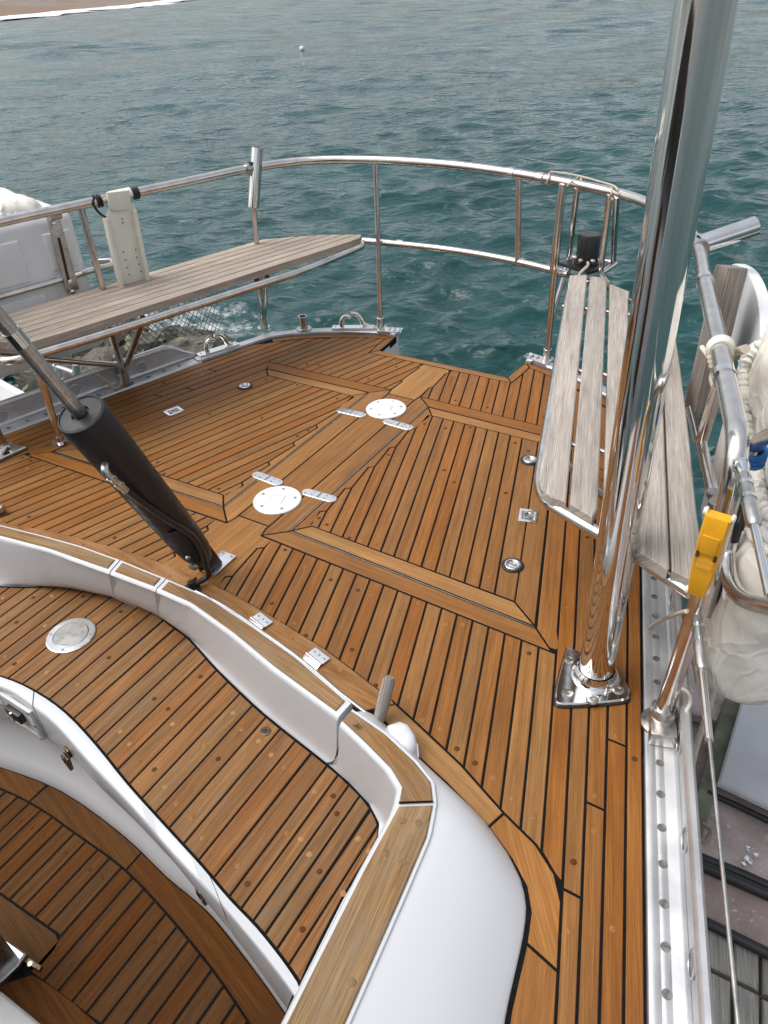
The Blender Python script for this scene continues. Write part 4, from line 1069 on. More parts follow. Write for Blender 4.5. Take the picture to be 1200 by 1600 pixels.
sole = empty('cockpit_floor', (0, 0, 0), kind='structure', label='shaded teak cockpit floor')
bi = [(-0.5608,-1.0066,-0.48),(-0.3119,-0.9535,-0.48),(-0.1627,-0.938,-0.48),(-0.0168,-0.9384,-0.48),(0.1615,-0.9413,-0.48),(0.3321,-0.9664,-0.48),(0.5111,-1.0038,-0.48),(0.6511,-1.0435,-0.48),(0.7877,-1.085,-0.48)]
BI = smooth(bi, 3)
flo = [(p.x, p.y) for p in SE] + [(.80, -1.75), (-1.2, -1.75)]
MB().prism(flo, FZ - .03, FZ - .0016).build('caulking', 'caulk', sole, None)
for x0, x1 in ((-2, -.205), (-.205, .173), (.173, 2)):
    pl = [(p.x, p.y) for p in SE] + [(p.x, p.y) for p in BI[::-1]]
    q = clip(clip(ccw(pl), 1, 0, x1), -1, 0, -x0)
    board('border_board', q, FZ, 'teak_sole_shaded', sole, (1, -.25))
pad = WQ([(-0.1928,-1.1511,-0.48),(-0.0556,-1.1388,-0.48),(0.1434,-1.1308,-0.48),(0.1652,-1.1394,-0.48),(0.1725,-1.1544,-0.48),(0.1743,-1.2001,-0.48),(0.1041,-1.2206,-0.48),(-0.0778,-1.2281,-0.48)])
pad2 = WQ([(0.0129,-1.2888,-0.48),(0.1215,-1.2668,-0.48),(0.168,-1.2159,-0.48),(0.2137,-1.2104,-0.48),(0.3004,-1.2067,-0.48),(0.3751,-1.2081,-0.48),(0.5336,-1.2213,-0.48),(0.2018,-1.4153,-0.48)])
fl_reg = ccw([(p.x, p.y) for p in BI] + [(.75, -1.75), (-1.2, -1.75)])
padbox = None
for k in range(-22, 26):
    a = .0235 + .0447 * k; b = a + .0447
    p = clip(clip(fl_reg, 1, 0, b), -1, 0, -a)
    if len(p) < 3: continue
    # planks stop at the pedestal border
    ys_stop = None
    xm = (a + b) / 2
    if xm < WQ([(0.1652,-1.1394,-0.48)])[0][0]:
        e0, e1 = pad[1], pad[2]; ys_stop = lambda x: e0[1] + (e1[1] - e0[1]) * (x - e0[0]) / (e1[0] - e0[0])
        p = clip_side(p, e0, e1, (xm, 0))
    else:
        e0, e1 = WQ([(0.1141,-1.2195,-0.48),(0.3751,-1.2081,-0.48)]); p = clip_side(p, e0, e1, (xm, 0))
    if len(p) >= 3 and board('plank', p, FZ, 'teak_sole_shaded', sole, (0, 1), gap=.0028):
        ys = [q[1] for q in p]
        for f in (.2, .75):
            if random.random() < .5: bung(xm, min(ys) + (max(ys) - min(ys)) * f, FZ, sole, 'teak_sole_shaded')
board('border_board', pad, FZ, 'teak_sole_shaded', sole, (1, -.2)); board('border_board', pad2, FZ, 'teak_sole_shaded', sole, (1, -.2))
# white side moulding in the near corner and the pedestal foot
cr = [(0.1061,-1.2868,-0.4),(0.1834,-1.2791,-0.4),(0.3158,-1.2755,-0.4),(0.4993,-1.2801,-0.4)]
t = empty('near_moulding', (0, 0, 0), label='white moulded corner at the edge of the cockpit floor by the pedestal', cat='moulding')
CR = [Vector(p) for p in cr]
dirn = Vector((-.6, -.8, 0)).normalized()
rows = [[tuple(Vector((p.x, p.y, FZ - .005)) + dirn * -.004) for p in CR], [tuple(p + Vector((0, 0, -.02))) for p in CR], [tuple(p + dirn * .012) for p in CR], [tuple(p + dirn * .045 + Vector((0, 0, .010))) for p in CR], [tuple(p + dirn * .12 + Vector((0, 0, .05))) for p in CR], [tuple(p + dirn * .3 + Vector((0, 0, .06))) for p in CR]]
MB().loft(rows).build('moulding_skin', 'gelcoat_old', t, 60)
rebase(t, cr[1])
pf = [(-0.0605,-1.2392,-0.44),(0.0535,-1.2014,-0.44),(0.1312,-1.1977,-0.44),(0.1367,-1.2238,-0.44),(0.133,-1.2589,-0.44),(0.1102,-1.352,-0.44)]
t = empty('pedestal_foot', (0, 0, 0), label='grey metal foot of the steering pedestal on the cockpit floor', cat='pedestal')
MB().prism(WQ(pf), FZ, FZ + .02, .004).build('flange', 'steel_dull', t, 40)
MB().prism(inset(ccw(WQ(pf)), .014), FZ + .02, FZ + .30, .01).build('column', 'steel_dull', t, 40)
bk = [(0.1123,-1.2131,-0.476),(0.1482,-1.2094,-0.476),(0.1811,-1.2056,-0.476),(0.1773,-1.1956,-0.476),(0.1405,-1.1983,-0.476),(0.1093,-1.2023,-0.476)]
MB().prism(WQ(bk), FZ + .001, FZ + .007, .001).build('bracket', 'bronze', t, 40)
for p in [(0.122,-1.2089,-0.473),(0.1503,-1.2065,-0.473)]: screw(p, t, .006)
rebase(t, (pf[1][0], pf[1][1], FZ))

# ------------------------------------------------------------------ fittings on and around the seat
p = [(-0.2302,-0.6431,-0.118)][0]
t = empty('inspection_cover', (p[0], p[1], SZ + .0005), label='round grey inspection cover let into the teak seat', cat='cover')
MB().lathe([(.0655, 0), (.0655, .003), (.063, .0045), (.0475, .0045), (.0468, .0025)], seg=44, cap=False).build('ring', 'plate_metal', t, 30)
MB().lathe([(.0462, .0015), (.0462, .0042), (.045, .0050), (.0001, .0050)], seg=44).build('lid', 'steel_dull', t, 30)
for k in range(4): an = .5 + k * 1.57; screw((.0555 * math.cos(an), .0555 * math.sin(an), .0045), t, .0035)
for k in (0, 1): MB().lathe([(.0055, 0), (.005, .0012), (.002, .0014), (.0001, .0008)], (.026 * math.cos(.9 + 3.14 * k), .026 * math.sin(.9 + 3.14 * k), .005), seg=14).build('key_hole', 'steel_dull', t, 40)
p = [(0.4337,-0.631,-0.12)][0]
t = empty('drain_eye', (p[0], p[1], SZ + .0004), label='small dark brass eye in the teak seat', cat='eye')
MB().lathe([(.0125, 0), (.0125, .0015), (.010, .0024), (.0055, .0018), (.005, .0006), (.0001, .0006)], seg=22).build('rim', 'bronze', t, 50)
MB().lathe([(.0048, .0002), (.0048, .001), (.0001, .001)], seg=12).build('core', 'black_plastic', t, 50)
# hinges on the cockpit trim board
for (x, y), lab in ((((404), 973), 'steel butt hinge on the cockpit trim board nearer the black strut'), ((492, 1030), 'steel butt hinge on the cockpit trim board nearer the wooden pin')):
    c = Vector([(0.2915,-0.4512,0.01)][0]) if x == 404 else Vector([(0.4851,-0.482,0.01)][0])
    t = empty('butt_hinge', c, label=lab, cat='hinge', group='steel hinges along the cockpit coaming')
    t.rotation_euler.z = -.24
    MB().box((0, .012, .0005), (.026, .013, .0018), bev=.0006).build('leaf_plate', 'plate_metal', t)
    MB().box((0, -.020, -.006), (.026, .016, .002), Matrix.Rotation(.55, 3, 'X'), .0006).build('leaf_plate', 'steel_dull', t)
    for k in range(5): MB().tube([(-.026 + k * .0106, -.003, .002), (-.026 + k * .0106 + .0096, -.003, .002)], .0042, 12).build('knuckle', 'steel', t, 50)
    for k in (-1, 0, 1): screw((k * .017, .014, .0023), t, .003)
c0, c1 = Vector([(0.2891,-0.4645,0.005)][0]), Vector([(0.5541,-0.5095,0.005)][0])
gs = MB(); pth = [Vector(p) for p in [(0.0591,-0.4404,0.012),(0.1645,-0.4468,0.012),(0.3099,-0.471,0.012),(0.4697,-0.5038,0.012),(0.5913,-0.5377,0.012),(0.6799,-0.5584,0.012)]]
t = empty('metal_channel', (0, 0, 0), label='thin metal channel between the teak trim board and the coaming cap', cat='channel')
tube('channel_bar', smooth(pth, 5), .005, 'steel_dull', t, 8)
rebase(t, pth[2])
# wooden pin and chipped white cowl by the coaming corner
pa = Vector([(0.7073,-0.5523,0.02)][0]); pb_ = Vector([(0.7094,-0.5094,0.1)][0])
dpin = (pb_ - pa)
t = empty('belaying_pin', (0, 0, 0), label='weathered wooden pin standing beside the chipped white cowl', cat='pin')
o = MB().tube([pa - dpin * .1, pa, pa + dpin * .55, pa + dpin * .9, pa + dpin], [.0125, .0135, .0145, .0140, .0095], 10).build('shaft', 'old_timber', t, 60); uvmap(o.data, axis3=dpin)
rebase(t, pa)
p = Vector([(0.7871,-0.5878,0.01)][0])
t = empty('vent_cowl', p, label='small chipped white cowl between the wooden pin and the coaming', cat='cowl')
prof = []
pts = [(-.045, -.016), (-.04, .012), (-.022, .024), (.012, .022), (.034, .010), (.042, -.012), (.02, -.026), (-.02, -.026)]
R2 = Matrix.Rotation(-.5, 2); base = [R2 @ Vector(q) for q in pts]
rows = [[(q.x * k, q.y * k, z) for q in base + base[:1]] for k, z in ((1.0, -.01), (1.0, .012), (.97, .024), (.88, .034), (.7, .041), (.35, .045), (.02, .046))]
MB().loft(rows).build('shell', 'white_paint_chipped', t, 70)
MB().prism([tuple(R2 @ Vector((x * 1.15, y * 1.15))) for x, y in pts], -.012, .003, .001).build('flange', 'plate_metal', t, 40)
# stub of a steel fitting on deck at the cockpit's far corner
p = [(-0.7114,-0.4608,0)][0]
t = empty('deck_cleat', (p[0], p[1], 0), label='steel cleat end on the deck beside the cockpit trim board', cat='cleat')
MB().box((-.03, 0, .02), (.035, .012, .012), Matrix.Rotation(.3, 3, 'Z'), .006).build('horn', 'steel_dull', t)
MB().box((-.03, 0, .006), (.024, .016, .006), Matrix.Rotation(.3, 3, 'Z'), .003).build('base', 'steel_dull', t)
# bronze over-centre latches under the seat edge
for pxs, lab in (([(-0.0135,-0.8748,-0.235)], 'dark bronze latch under the seat edge near the black switch box'), ([(0.5207,-0.9634,-0.205)], 'dark bronze latch under the seat edge by the locker split')):
    c = Vector(pxs[0]); t = empty('locker_latch', c, label=lab, cat='latch', group='bronze latches under the seat edge')
    t.rotation_euler.z = -.2
    MB().box((0, .006, .022), (.011, .004, .014), bev=.003).build('keeper', 'bronze', t)
    MB().box((.004, -.004, -.012), (.009, .005, .022), Matrix.Rotation(.25, 3, 'Y'), .003).build('lever', 'bronze', t)
    MB().tube([(-.013, -.004, .012), (.016, -.004, .012)], .0055, 12).build('pivot', 'bronze', t, 50)
    ring = [(.004 + .012 * math.cos(a), -.009, .004 + .016 * math.sin(a)) for a in np.linspace(0, 6.283, 17)[:-1]]
    MB().tube(ring, .0025, 8, closed=True).build('bail', 'bronze', t, 60)
# recessed switch box in the seat front
sc = Vector([(-0.1736,-0.8761,-0.19)][0])
t = empty('switch_box', (0, 0, 0), label='white recessed box with a black switch in the seat front', cat='switch box')
tq = Vector((SO[cut0].x - SO[cut0 - 24].x, SO[cut0].y - SO[cut0 - 24].y, 0)).normalized(); ny = Vector((tq.y, -tq.x, 0)); Rb = Matrix((tq, Vector((0, 0, 1)).cross(tq), Vector((0, 0, 1)))).transposed()
near = min(SO, key=lambda p: (p.x - sc.x) ** 2 + (p.y - sc.y) ** 2)
cb = Vector((near.x - .03, near.y, -.20)) + ny * .006
for (dx, dz, hx, hz) in ((0, .048, .072, .008), (0, -.048, .072, .008), (.064, 0, .008, .042), (-.064, 0, .008, .042)):
    MB().box(cb + Rb @ Vector((dx, 0, dz)), (hx, .005, hz), Rb, .002).build('bezel', 'gelcoat_old', t)
MB().box(cb + Rb @ Vector((0, .001, 0)), (.056, .004, .040), Rb).build('recess', 'gelcoat_old', t)
MB().box(cb + Rb @ Vector((.0, -.006, .012)), (.030, .012, .017), Rb, .004).build('switch', 'black_plastic', t)
MB().tube([cb + Rb @ Vector((.0, -.018, -.006)), cb + Rb @ Vector((.004, -.020, .03))], .003, 8).build('toggle', 'steel', t, 60)
for dx in (-.066, .066):
    for dz in (-.05, 0, .05): screw(cb + Rb @ Vector((dx, -.005, dz)), t, .0035, 'black_plastic', ny)
rebase(t, cb)

# ================================================================== gear outside the rails
UR, WR = Vector((-.2785, .9604, 0)), Vector((.9604, .2785, 0))         # along the rail (aft), outwards
UL, WL = Vector((.2785, .9604, 0)), Vector((-.9604, .2785, 0))
def vslab(name, pts, ext, mat, parent, bev=.0):
    """flat outline in space given a thickness vector, edges eased"""
    P = [Vector(p) for p in pts]; e = Vector(ext); k = len(P)
    bm = bmesh.new(); a = [bm.verts.new(p) for p in P]; b = [bm.verts.new(p + e) for p in P]
    bm.faces.new(a); bm.faces.new(b[::-1])
    for i in range(k): bm.faces.new((a[i], b[i], b[(i + 1) % k], a[(i + 1) % k]))
    bmesh.ops.recalc_face_normals(bm, faces=bm.faces[:])
    if bev: bmesh.ops.bevel(bm, geom=bm.edges[:], offset=bev, segments=2, affect='EDGES', profile=.6, clamp_overlap=True)
    me = bpy.data.meshes.new(name); bm.to_mesh(me); bm.free()
    return link(name, me, mat, parent, 45)
def rbox(name, base, U_, W_, u0, u1, w0, w1, z0, z1, r, mat, parent, seg=5, sub=1, wrinkle=0.0, seed=0):
    """rounded box in a rail-aligned frame, optionally creased like cloth"""
    bm = bmesh.new(); bmesh.ops.create_cube(bm, size=2)
    for v in bm.verts: v.co = Vector(((v.co.x + 1) / 2 * (u1 - u0) + u0, (v.co.y + 1) / 2 * (w1 - w0) + w0, (v.co.z + 1) / 2 * (z1 - z0) + z0))
    bmesh.ops.bevel(bm, geom=bm.edges[:], offset=r, segments=seg, affect='EDGES', profile=.5, clamp_overlap=True)
    if wrinkle:
        for _ in range(7):
            lg = [e for e in bm.edges if e.calc_length() > .022]
            if not lg: break
            bmesh.ops.subdivide_edges(bm, edges=lg, cuts=1, use_grid_fill=True)
        bmesh.ops.triangulate(bm, faces=bm.faces[:])
        from mathutils import noise as nz
        bm.normal_update()
        for v in bm.verts:
            c = v.co; so = Vector((seed, seed * .7, 0))
            big = nz.noise(c * 4.5 + so)
            q = Vector((c.x * 11 + c.z * 7, c.y * 10, c.z * 4.5 - c.x * 3.5)) + so
            fold = 1 - abs(nz.noise(q + Vector((big, 0, big)) * .8)) * 2.2
            fine = 1 - abs(nz.noise(Vector((c.x * 17 - c.z * 8, c.y * 15, c.z * 9)) + so)) * 2
            v.co += v.normal * wrinkle * (big * .55 + fold * .8 + fine * .35)
    me = bpy.data.meshes.new(name); bm.to_mesh(me); bm.free()
    M3 = Matrix((U_, W_, Vector((0, 0, 1)))).transposed()
    for v in me.vertices: v.co = M3 @ v.co + Vector(base)
    return link(name, me, mat, parent, 60)
def ruffle(name, path, r, mat, parent, n=90, seed=1):
    """gathered elastic hem"""
    P = resample(smooth(path, 4), n); rn = random.Random(seed)
    MB().tube([p + Vector((0, 0, rn.uniform(-1, 1) * r * .35)) for p in P], [r * (1 + .45 * math.sin(i * 1.9) + rn.uniform(-.15, .15)) for i in range(n)], 10).build(name, mat, parent, 180)
RB = Vector((1.26, 0, 0)); LBs = Vector((-1.25, 0, 0))
# --- far side: white case with a canvas top
t = empty('liferaft_case', (0, 0, 0), label='white moulded liferaft case hung outside the rail behind the closed bench', cat='liferaft')
rbox('case_shell', LBs, UL, WL, -.45, .415, 0, .30, .14, .66, .035, 'white_case', t)
for (u0, u1, z0, z1) in ((-.4, .20, .455, .600), (-.4, .235, .25, .405), (.285, .385, .47, .60), (.295, .40, .33, .45)):
    rbox('raised_panel', LBs, UL, WL, u0, u1, -.008, .01, z0, z1, .006, 'white_case', t, 3)
rebase(t, LBs + Vector((0, 0, .14)))
t = empty('canvas_cover', (0, 0, 0), label='gathered white canvas over the top of the white liferaft case', cat='canvas cover', group='white canvas covers outside the rails')
rbox('cloth', LBs, UL, WL, -.5, .33, .03, .34, .60, .705, .045, 'canvas', t, 5, wrinkle=.011, seed=3)
ruffle('hem', [LBs + UL * u + WL * .035 + Vector((0, 0, z)) for u, z in ((-.5, .655), (-.2, .66), (.05, .668), (.2, .668), (.34, .655))], .016, 'canvas', t, 120)
rebase(t, LBs + UL * .0 + Vector((0, 0, .6)))
t = empty('case_frame', (0, 0, 0), label='stainless frame with a slotted bracket holding the white liferaft case', cat='frame')
hb = [(-1.2512,-0.0559,0.4316),(-1.2146,0.0705,0.4351),(-1.1594,0.2606,0.4371),(-1.1139,0.4175,0.4424)]
tube('holding_bar', smooth(hb, 5) + [Vector(hb[-1]) + UL * .03], .011, 'steel_rail', t, 12)
e_ = Vector(hb[-1]) + UL * .03
tube('end_loop', smooth([e_, e_ + UL * .035 + Vector((0, 0, .0)), e_ + UL * .05 + WL * .03 + Vector((0, 0, .004)), e_ + UL * .03 + WL * .07, e_ + WL * .10], 5), .010, 'steel_rail', t, 12)
bk = [(-1.131,0.2896,0.6617),(-1.1188,0.3316,0.6613),(-1.1204,0.3261,0.3928),(-1.1337,0.2804,0.3914)]
vslab('bracket', bk, WL * .012, 'steel_dull', t, .002)
sl = [(-1.1248,0.3023,0.585),(-1.1222,0.3114,0.5851),(-1.1249,0.3021,0.4382),(-1.1276,0.2927,0.4384)]; vslab('slot', sl, WL * .004, 'black_plastic', t)
for p in [(-1.1225,0.3016,0.6467),(-1.1224,0.3021,0.6336),(-1.1236,0.298,0.4302),(-1.1241,0.2963,0.3924)]: MB().lathe([(.009, 0), (.009, .006), (.005, .008)], p, -WL, 12).build('bolt', 'steel', t, 40)
p0 = [(-1.078,0.2827,0.6769)][0]
MB().tube([Vector(p0) - UL * .02, Vector(p0) + UL * .02], .021, 16).build('clamp', 'steel_dull', t, 40)
rebase(t, bk[3])
# white board hung on the rail
t = empty('hanging_bracket', (0, 0, 0), label='white plastic board with small holes hung over the top rail', cat='bracket')
out1 = [(-1.0007,0.4287,0.6316),(-0.9936,0.4532,0.6612),(-0.9686,0.5393,0.6609),(-0.9661,0.5479,0.637),(-0.9684,0.54,0.4147),(-0.9699,0.5348,0.3617),(-1.0033,0.4196,0.3548),(-1.0035,0.419,0.4087)]
vslab('board', out1, WL * .012, 'white_plastic', t, .003)
for e0, e1 in (((165, 342), (192, 462)), ((214, 328), (236, 446))): pass
fl1 = [(-0.9844,0.4158,0.6363),(-0.9811,0.4274,0.636),(-0.9833,0.4197,0.3627),(-0.987,0.4068,0.3615)]; fl2 = [(-0.9538,0.5215,0.6399),(-0.9501,0.5341,0.6417),(-0.9539,0.5211,0.3684),(-0.9576,0.5084,0.3695)]
vslab('side_flange', fl1, WL * .030, 'white_plastic', t, .003); vslab('side_flange', fl2, WL * .030, 'white_plastic', t, .003)
hk = [(-0.9846,0.4495,0.7163),(-0.9613,0.53,0.7092),(-0.9625,0.5257,0.6558),(-0.9675,0.5087,0.6461),(-0.9822,0.4578,0.6525),(-0.9855,0.4467,0.6635)]
vslab('hook_flap', hk, WL * .010, 'white_plastic', t, .004)
h0, h1 = Vector([(-1.0122,0.4752,0.7106)][0]), Vector([(-0.9892,0.5544,0.7039)][0])
rows = []
for k in range(9):
    an = math.pi * (k / 8); off = WL * (-.024 * math.cos(an)) + Vector((0, 0, .69 - h0.z + .024 * math.sin(an) - .002)); rows.append([tuple(h0 + off), tuple(Vector((h1.x, h1.y, h0.z)) + off)])
MB().loft(rows).build('hook', 'white_plastic', t, 60)
for p in [(-0.9906,0.4619,0.5065),(-0.9906,0.4619,0.4784),(-0.9905,0.4619,0.4499),(-0.9904,0.4625,0.4234),(-0.977,0.5086,0.5043),(-0.9776,0.5065,0.4765),(-0.9774,0.5073,0.45),(-0.9771,0.5082,0.4232),(-0.9833,0.4868,0.619),(-0.9836,0.4857,0.6058)]: MB().lathe([(.0028, 0), (.0028, .001)], p, -WL, 8).build('hole', 'black_plastic', t, None)
rebase(t, out1[6])
t = empty('black_cord', (0, 0, 0), label='black cord looped on the top rail beside the white hanging board', cat='cord')
tube('loop', smooth([(-1.0102,0.413,0.7117),(-1.0128,0.404,0.6881),(-1.0113,0.4091,0.6657),(-1.0081,0.4205,0.6481),(-1.0038,0.4353,0.634)], 6), .0045, 'black_plastic', t, 8)
for cx in [(-1.027,0.424,0.7015),(-0.9887,0.5563,0.6926),(-0.987,0.5622,0.6871)]:
    lp = [Vector((cx[0], cx[1], .69)) + (WL * math.cos(a) + Vector((0, 0, 1)) * math.sin(a)) * .0195 + UL * (a * .0018) for a in np.linspace(0, 12.5, 50)]
    tube('wrap', lp, .0045, 'black_plastic', t, 8)
rebase(t, Vector([(-1.027,0.424,0.7015)][0]))
# rod holders
t = empty('rod_holder', (0, 0, 0), label='upright polished rod holder clamped to the rail past the closed bench', cat='rod holder', group='polished rod holders on the stern rail')
a_, b_ = Vector([(-0.8276,1.0255,0.5465)][0]), Vector([(-0.8119,1.0798,0.7589)][0])
MB().tube([a_, b_, b_, b_ + (a_ - b_) * .05, b_ + (a_ - b_) * .5], [.0235, .0235, .0215, .0210, .0210], 28, caps=False).build('barrel', 'steel', t, 40)
MB().lathe([(.0225, 0), (.0001, .001)], a_, (a_ - b_), 24).build('end_cap', 'steel_dull', t, 40)
cl = Vector((-.832, 1.043, .69)); MB().tube([cl + Vector((-.006, -.022, .0)), cl + Vector((.006, .022, 0))], .023, 20).build('clamp', 'steel_dull', t, 40)
MB().box((cl + (a_ + b_) / 2) / 2 + Vector((0, 0, .03)), (.012, .016, .014), bev=.004).build('clamp_block', 'black_plastic', t)
rebase(t, a_)
t = empty('rod_holder', (0, 0, 0), label='polished rod holder sticking out over the sea above the white rounded blade', cat='rod holder', group='polished rod holders on the stern rail')
a_ = Vector((.955, .700, .69)); b_ = Vector([(1.0667,0.795,0.725)][0]); dd = b_ - a_
if dd.length > .3: b_ = a_ + dd.normalized() * .3
MB().tube([a_, b_, b_, b_ + (a_ - b_) * .04, b_ + (a_ - b_) * .5], [.0245, .0245, .0225, .022, .022], 28, caps=False).build('barrel', 'steel', t, 40)
MB().tube([a_ + Vector((.01, -.03, -.002)), a_ + Vector((-.01, .03, -.002))], .0225, 20).build('clamp', 'steel_dull', t, 40)
rebase(t, a_)
# --- near side: case, covers, frame, board, blade
t = empty('liferaft_case', (0, 0, 0), label='smooth white liferaft case in a steel frame outside the open-slat bench', cat='liferaft')
rbox('case_shell', RB, UR, WR, -.17, .47, 0, .30, .05, .58, .05, 'white_case', t)
rebase(t, RB + Vector((0, 0, .05)))
t = empty('canvas_cover', (0, 0, 0), label='creased white canvas wrapped round the lower end of the liferaft case by the lifelines', cat='canvas cover', group='white canvas covers outside the rails')
rbox('cloth', RB, UR, WR, -.215, .10, -.02, .46, .04, .42, .07, 'canvas', t, 6, wrinkle=.017, seed=8)
ruffle('hem', [RB + UR * u + WR * w + Vector((0, 0, z)) for u, w, z in ((.10, .02, .06), (.10, -.02, .16), (.085, -.024, .28), (.03, -.022, .36), (-.08, -.014, .41), (-.19, .02, .43), (-.21, .2, .43))], .009, 'canvas', t, 160, 5)
for zz in (.17, .30):
    tube('stitched_seam', [RB + UR * u + WR * (-.026 - .010 * math.sin(u * 30)) + Vector((0, 0, zz + .015 * math.sin(u * 14))) for u in np.linspace(-.16, .07, 24)], .0035, 'canvas', t, 6)
rebase(t, RB + UR * -.05)
t = empty('canvas_cover', (0, 0, 0), label='stitched white canvas with a gathered hem over the case top by the white rope ring', cat='canvas cover', group='white canvas covers outside the rails')
rbox('cloth', RB, UR, WR, -.22, .31, .0, .42, .49, .695, .06, 'canvas', t, 6, wrinkle=.014, seed=12)
ruffle('hem', [RB + UR * u + WR * w + Vector((0, 0, z)) for u, w, z in ((.32, .12, .65), (.31, .03, .63), (.28, -.015, .58), (.20, -.02, .54), (.08, -.02, .51), (-.1, -.015, .50), (-.2, .0, .50))], .012, 'canvas', t, 150, 7)
rebase(t, RB + Vector((0, 0, .5)))
t = empty('timber_board', (0, 0, 0), label='weathered timber board lashed upright outside the rail by the white blade', cat='timber')
b0 = [(1.0116,0.6498,0.2201),(1.0624,0.4744,0.3144),(1.0621,0.4754,0.7127),(1.0112,0.6509,0.6615)]
o = vslab('board', b0, WR * .045, 'old_timber', t, .004); uvmap(o.data, axis3=Vector(b0[3]) - Vector(b0[0]))
rebase(t, b0[0])
t = empty('white_blade', (0, 0, 0), label='white rounded blade with a black edge strip beside the weathered timber board', cat='blade')
bl = [(1.0233,0.9541,0.4053),(1.0039,1.021,0.5277),(1.0073,1.0092,0.5546),(1.0322,0.9235,0.5832),(1.0735,0.7809,0.6121),(1.1127,0.6457,0.6199),(1.1425,0.5432,0.6072),(1.1614,0.478,0.583),(1.1648,0.4662,0.5351),(1.0679,0.8003,0.3528)]
bl = resample(smooth(bl + [bl[0]], 5), 46)[:-1]
vslab('blade', bl, WR * .03, 'white_case', t, .006)
vslab('edge_strip', [(1.0213,0.9092,0.4214),(0.9994,0.9847,0.5382),(1.0037,0.9701,0.5639),(1.0185,0.919,0.5792),(1.0145,0.9327,0.5543),(1.0353,0.861,0.4413)], WR * .02, 'rubber', t, .002)
rebase(t, bl[-4])
t = empty('case_frame', (0, 0, 0), label='stainless tube frame round the white case behind the yellow clip', cat='frame')
tube('upright_bar', [(1.1254,0.2227,0.5511),(1.1152,0.2581,0.3795)], .0105, 'steel_rail', t, 10)
vslab('flat_bar', [(1.1355,0.205,0.5566),(1.1453,0.1713,0.5709),(1.1319,0.2177,0.4022),(1.1213,0.254,0.3816)], WR * .004, 'steel_dull', t)
tube('angled_bar', [(1.1151,0.2928,0.3574),(1.1507,0.1699,0.3658),(1.192,0.0275,0.3838),(1.2097,-0.0333,0.393)], .0125, 'steel_rail', t, 12)
tube('angled_bar', [(1.046,0.5137,0.3198),(1.1037,0.3148,0.3462)], .0115, 'steel_rail', t, 12)
for p in [(1.1901,0.0272,0.3932),(1.2011,-0.0107,0.3948)]: MB().tube([Vector(p) - Vector((0, 0, .006)), Vector(p) + Vector((0, 0, .006))], .0155, 14).build('collar', 'steel_dull', t, 40)
tube('hoop', smooth([(1.2482,-0.1489,0.4149),(1.2522,-0.1628,0.3879),(1.2683,-0.2183,0.3822),(1.2874,-0.284,0.4078),(1.3083,-0.3562,0.4576),(1.3305,-0.4327,0.5222),(1.3558,-0.5199,0.599)], 6), .0145, 'steel_rail', t, 14)
tube('hoop', smooth([(1.2434,-0.1495,0.5706),(1.2403,-0.1389,0.5941),(1.2444,-0.1532,0.6212),(1.2531,-0.183,0.6544),(1.2716,-0.2469,0.7047)], 6), .0130, 'steel_rail', t, 14)
tube('slide_bar', [(1.2408,-0.0891,0.4993),(1.2465,-0.1085,0.1892)], .012, 'steel_dull', t, 12); tube('slide_bar', [(1.2529,-0.0962,0.5003),(1.2544,-0.1015,0.1869)], .010, 'black_plastic', t, 12)
tube('lower_stay', [(1.2061,-0.0212,0.0954),(1.2759,-0.2618,0.1428)], .010, 'steel_dull', t, 10)
rebase(t, [(1.2465,-0.1085,0.1892)][0])
t = empty('blue_lashing', (0, 0, 0), label='blue cord wound round the frame tube beside the lifeline screw', cat='cord')
c = Vector([(1.2428,-0.1475,0.5983)][0]); ax = Vector([(1.2444,-0.1532,0.6212)][0]) - Vector([(1.2434,-0.1495,0.5706)][0]); ax.normalize(); B3 = basis(ax)
tube('winding', [c + B3 @ Vector((.020 * math.cos(a), .020 * math.sin(a), -.016 + .0016 * a)) for a in np.linspace(0, 22, 120)], .0042, 'blue_rope', t, 8)
tube('winding', [c + B3 @ Vector((.021 * math.cos(a), .021 * math.sin(a), .014 - .0014 * a)) for a in np.linspace(0, 20, 100)], .004, 'blue_rope', t, 8)
rebase(t, c)
t = empty('rope_ring', (0, 0, 0), label='white ring and frayed lashing round the side rail above the canvas hem', cat='lashing')
c = Vector([(1.1309,0.0658,0.692)][0]); c.z = .69
MB().tube([c - UR * .012, c - UR * .006, c + UR * .006, c + UR * .012], [.021, .026, .026, .021], 20).build('ring', 'white_plastic', t, 50)
tube('lashing', smooth([c + Vector((-.02, 0, -.01))] + [(1.1169,0.1832,0.6038),(1.1146,0.191,0.5704),(1.1292,0.1408,0.5738)], 4), .006, 'cream_rope', t, 8)
tube('loose_end', smooth([(1.1324,0.0262,0.6785),(1.1097,0.1046,0.6548),(1.0805,0.205,0.6268)], 4), .0055, 'white_plastic', t, 8)
for k in range(4): tube('lashing', smooth([c + UR * (-.02 * k) + Vector((-.02, 0, -.012))] + [tuple(Vector([(1.1306,0.1359,0.5836)][0]) + UR * (.006 * k - .01) + Vector((0, 0, .01 * k)))], 4), .0045, 'cream_rope', t, 8)
tube('lashing', smooth([(1.1242,0.2269,0.6015),(1.1421,0.1652,0.6419),(1.1631,0.0927,0.6808),(1.1753,0.0507,0.7039)], 5), .009, 'cream_rope', t, 8)
rebase(t, c)
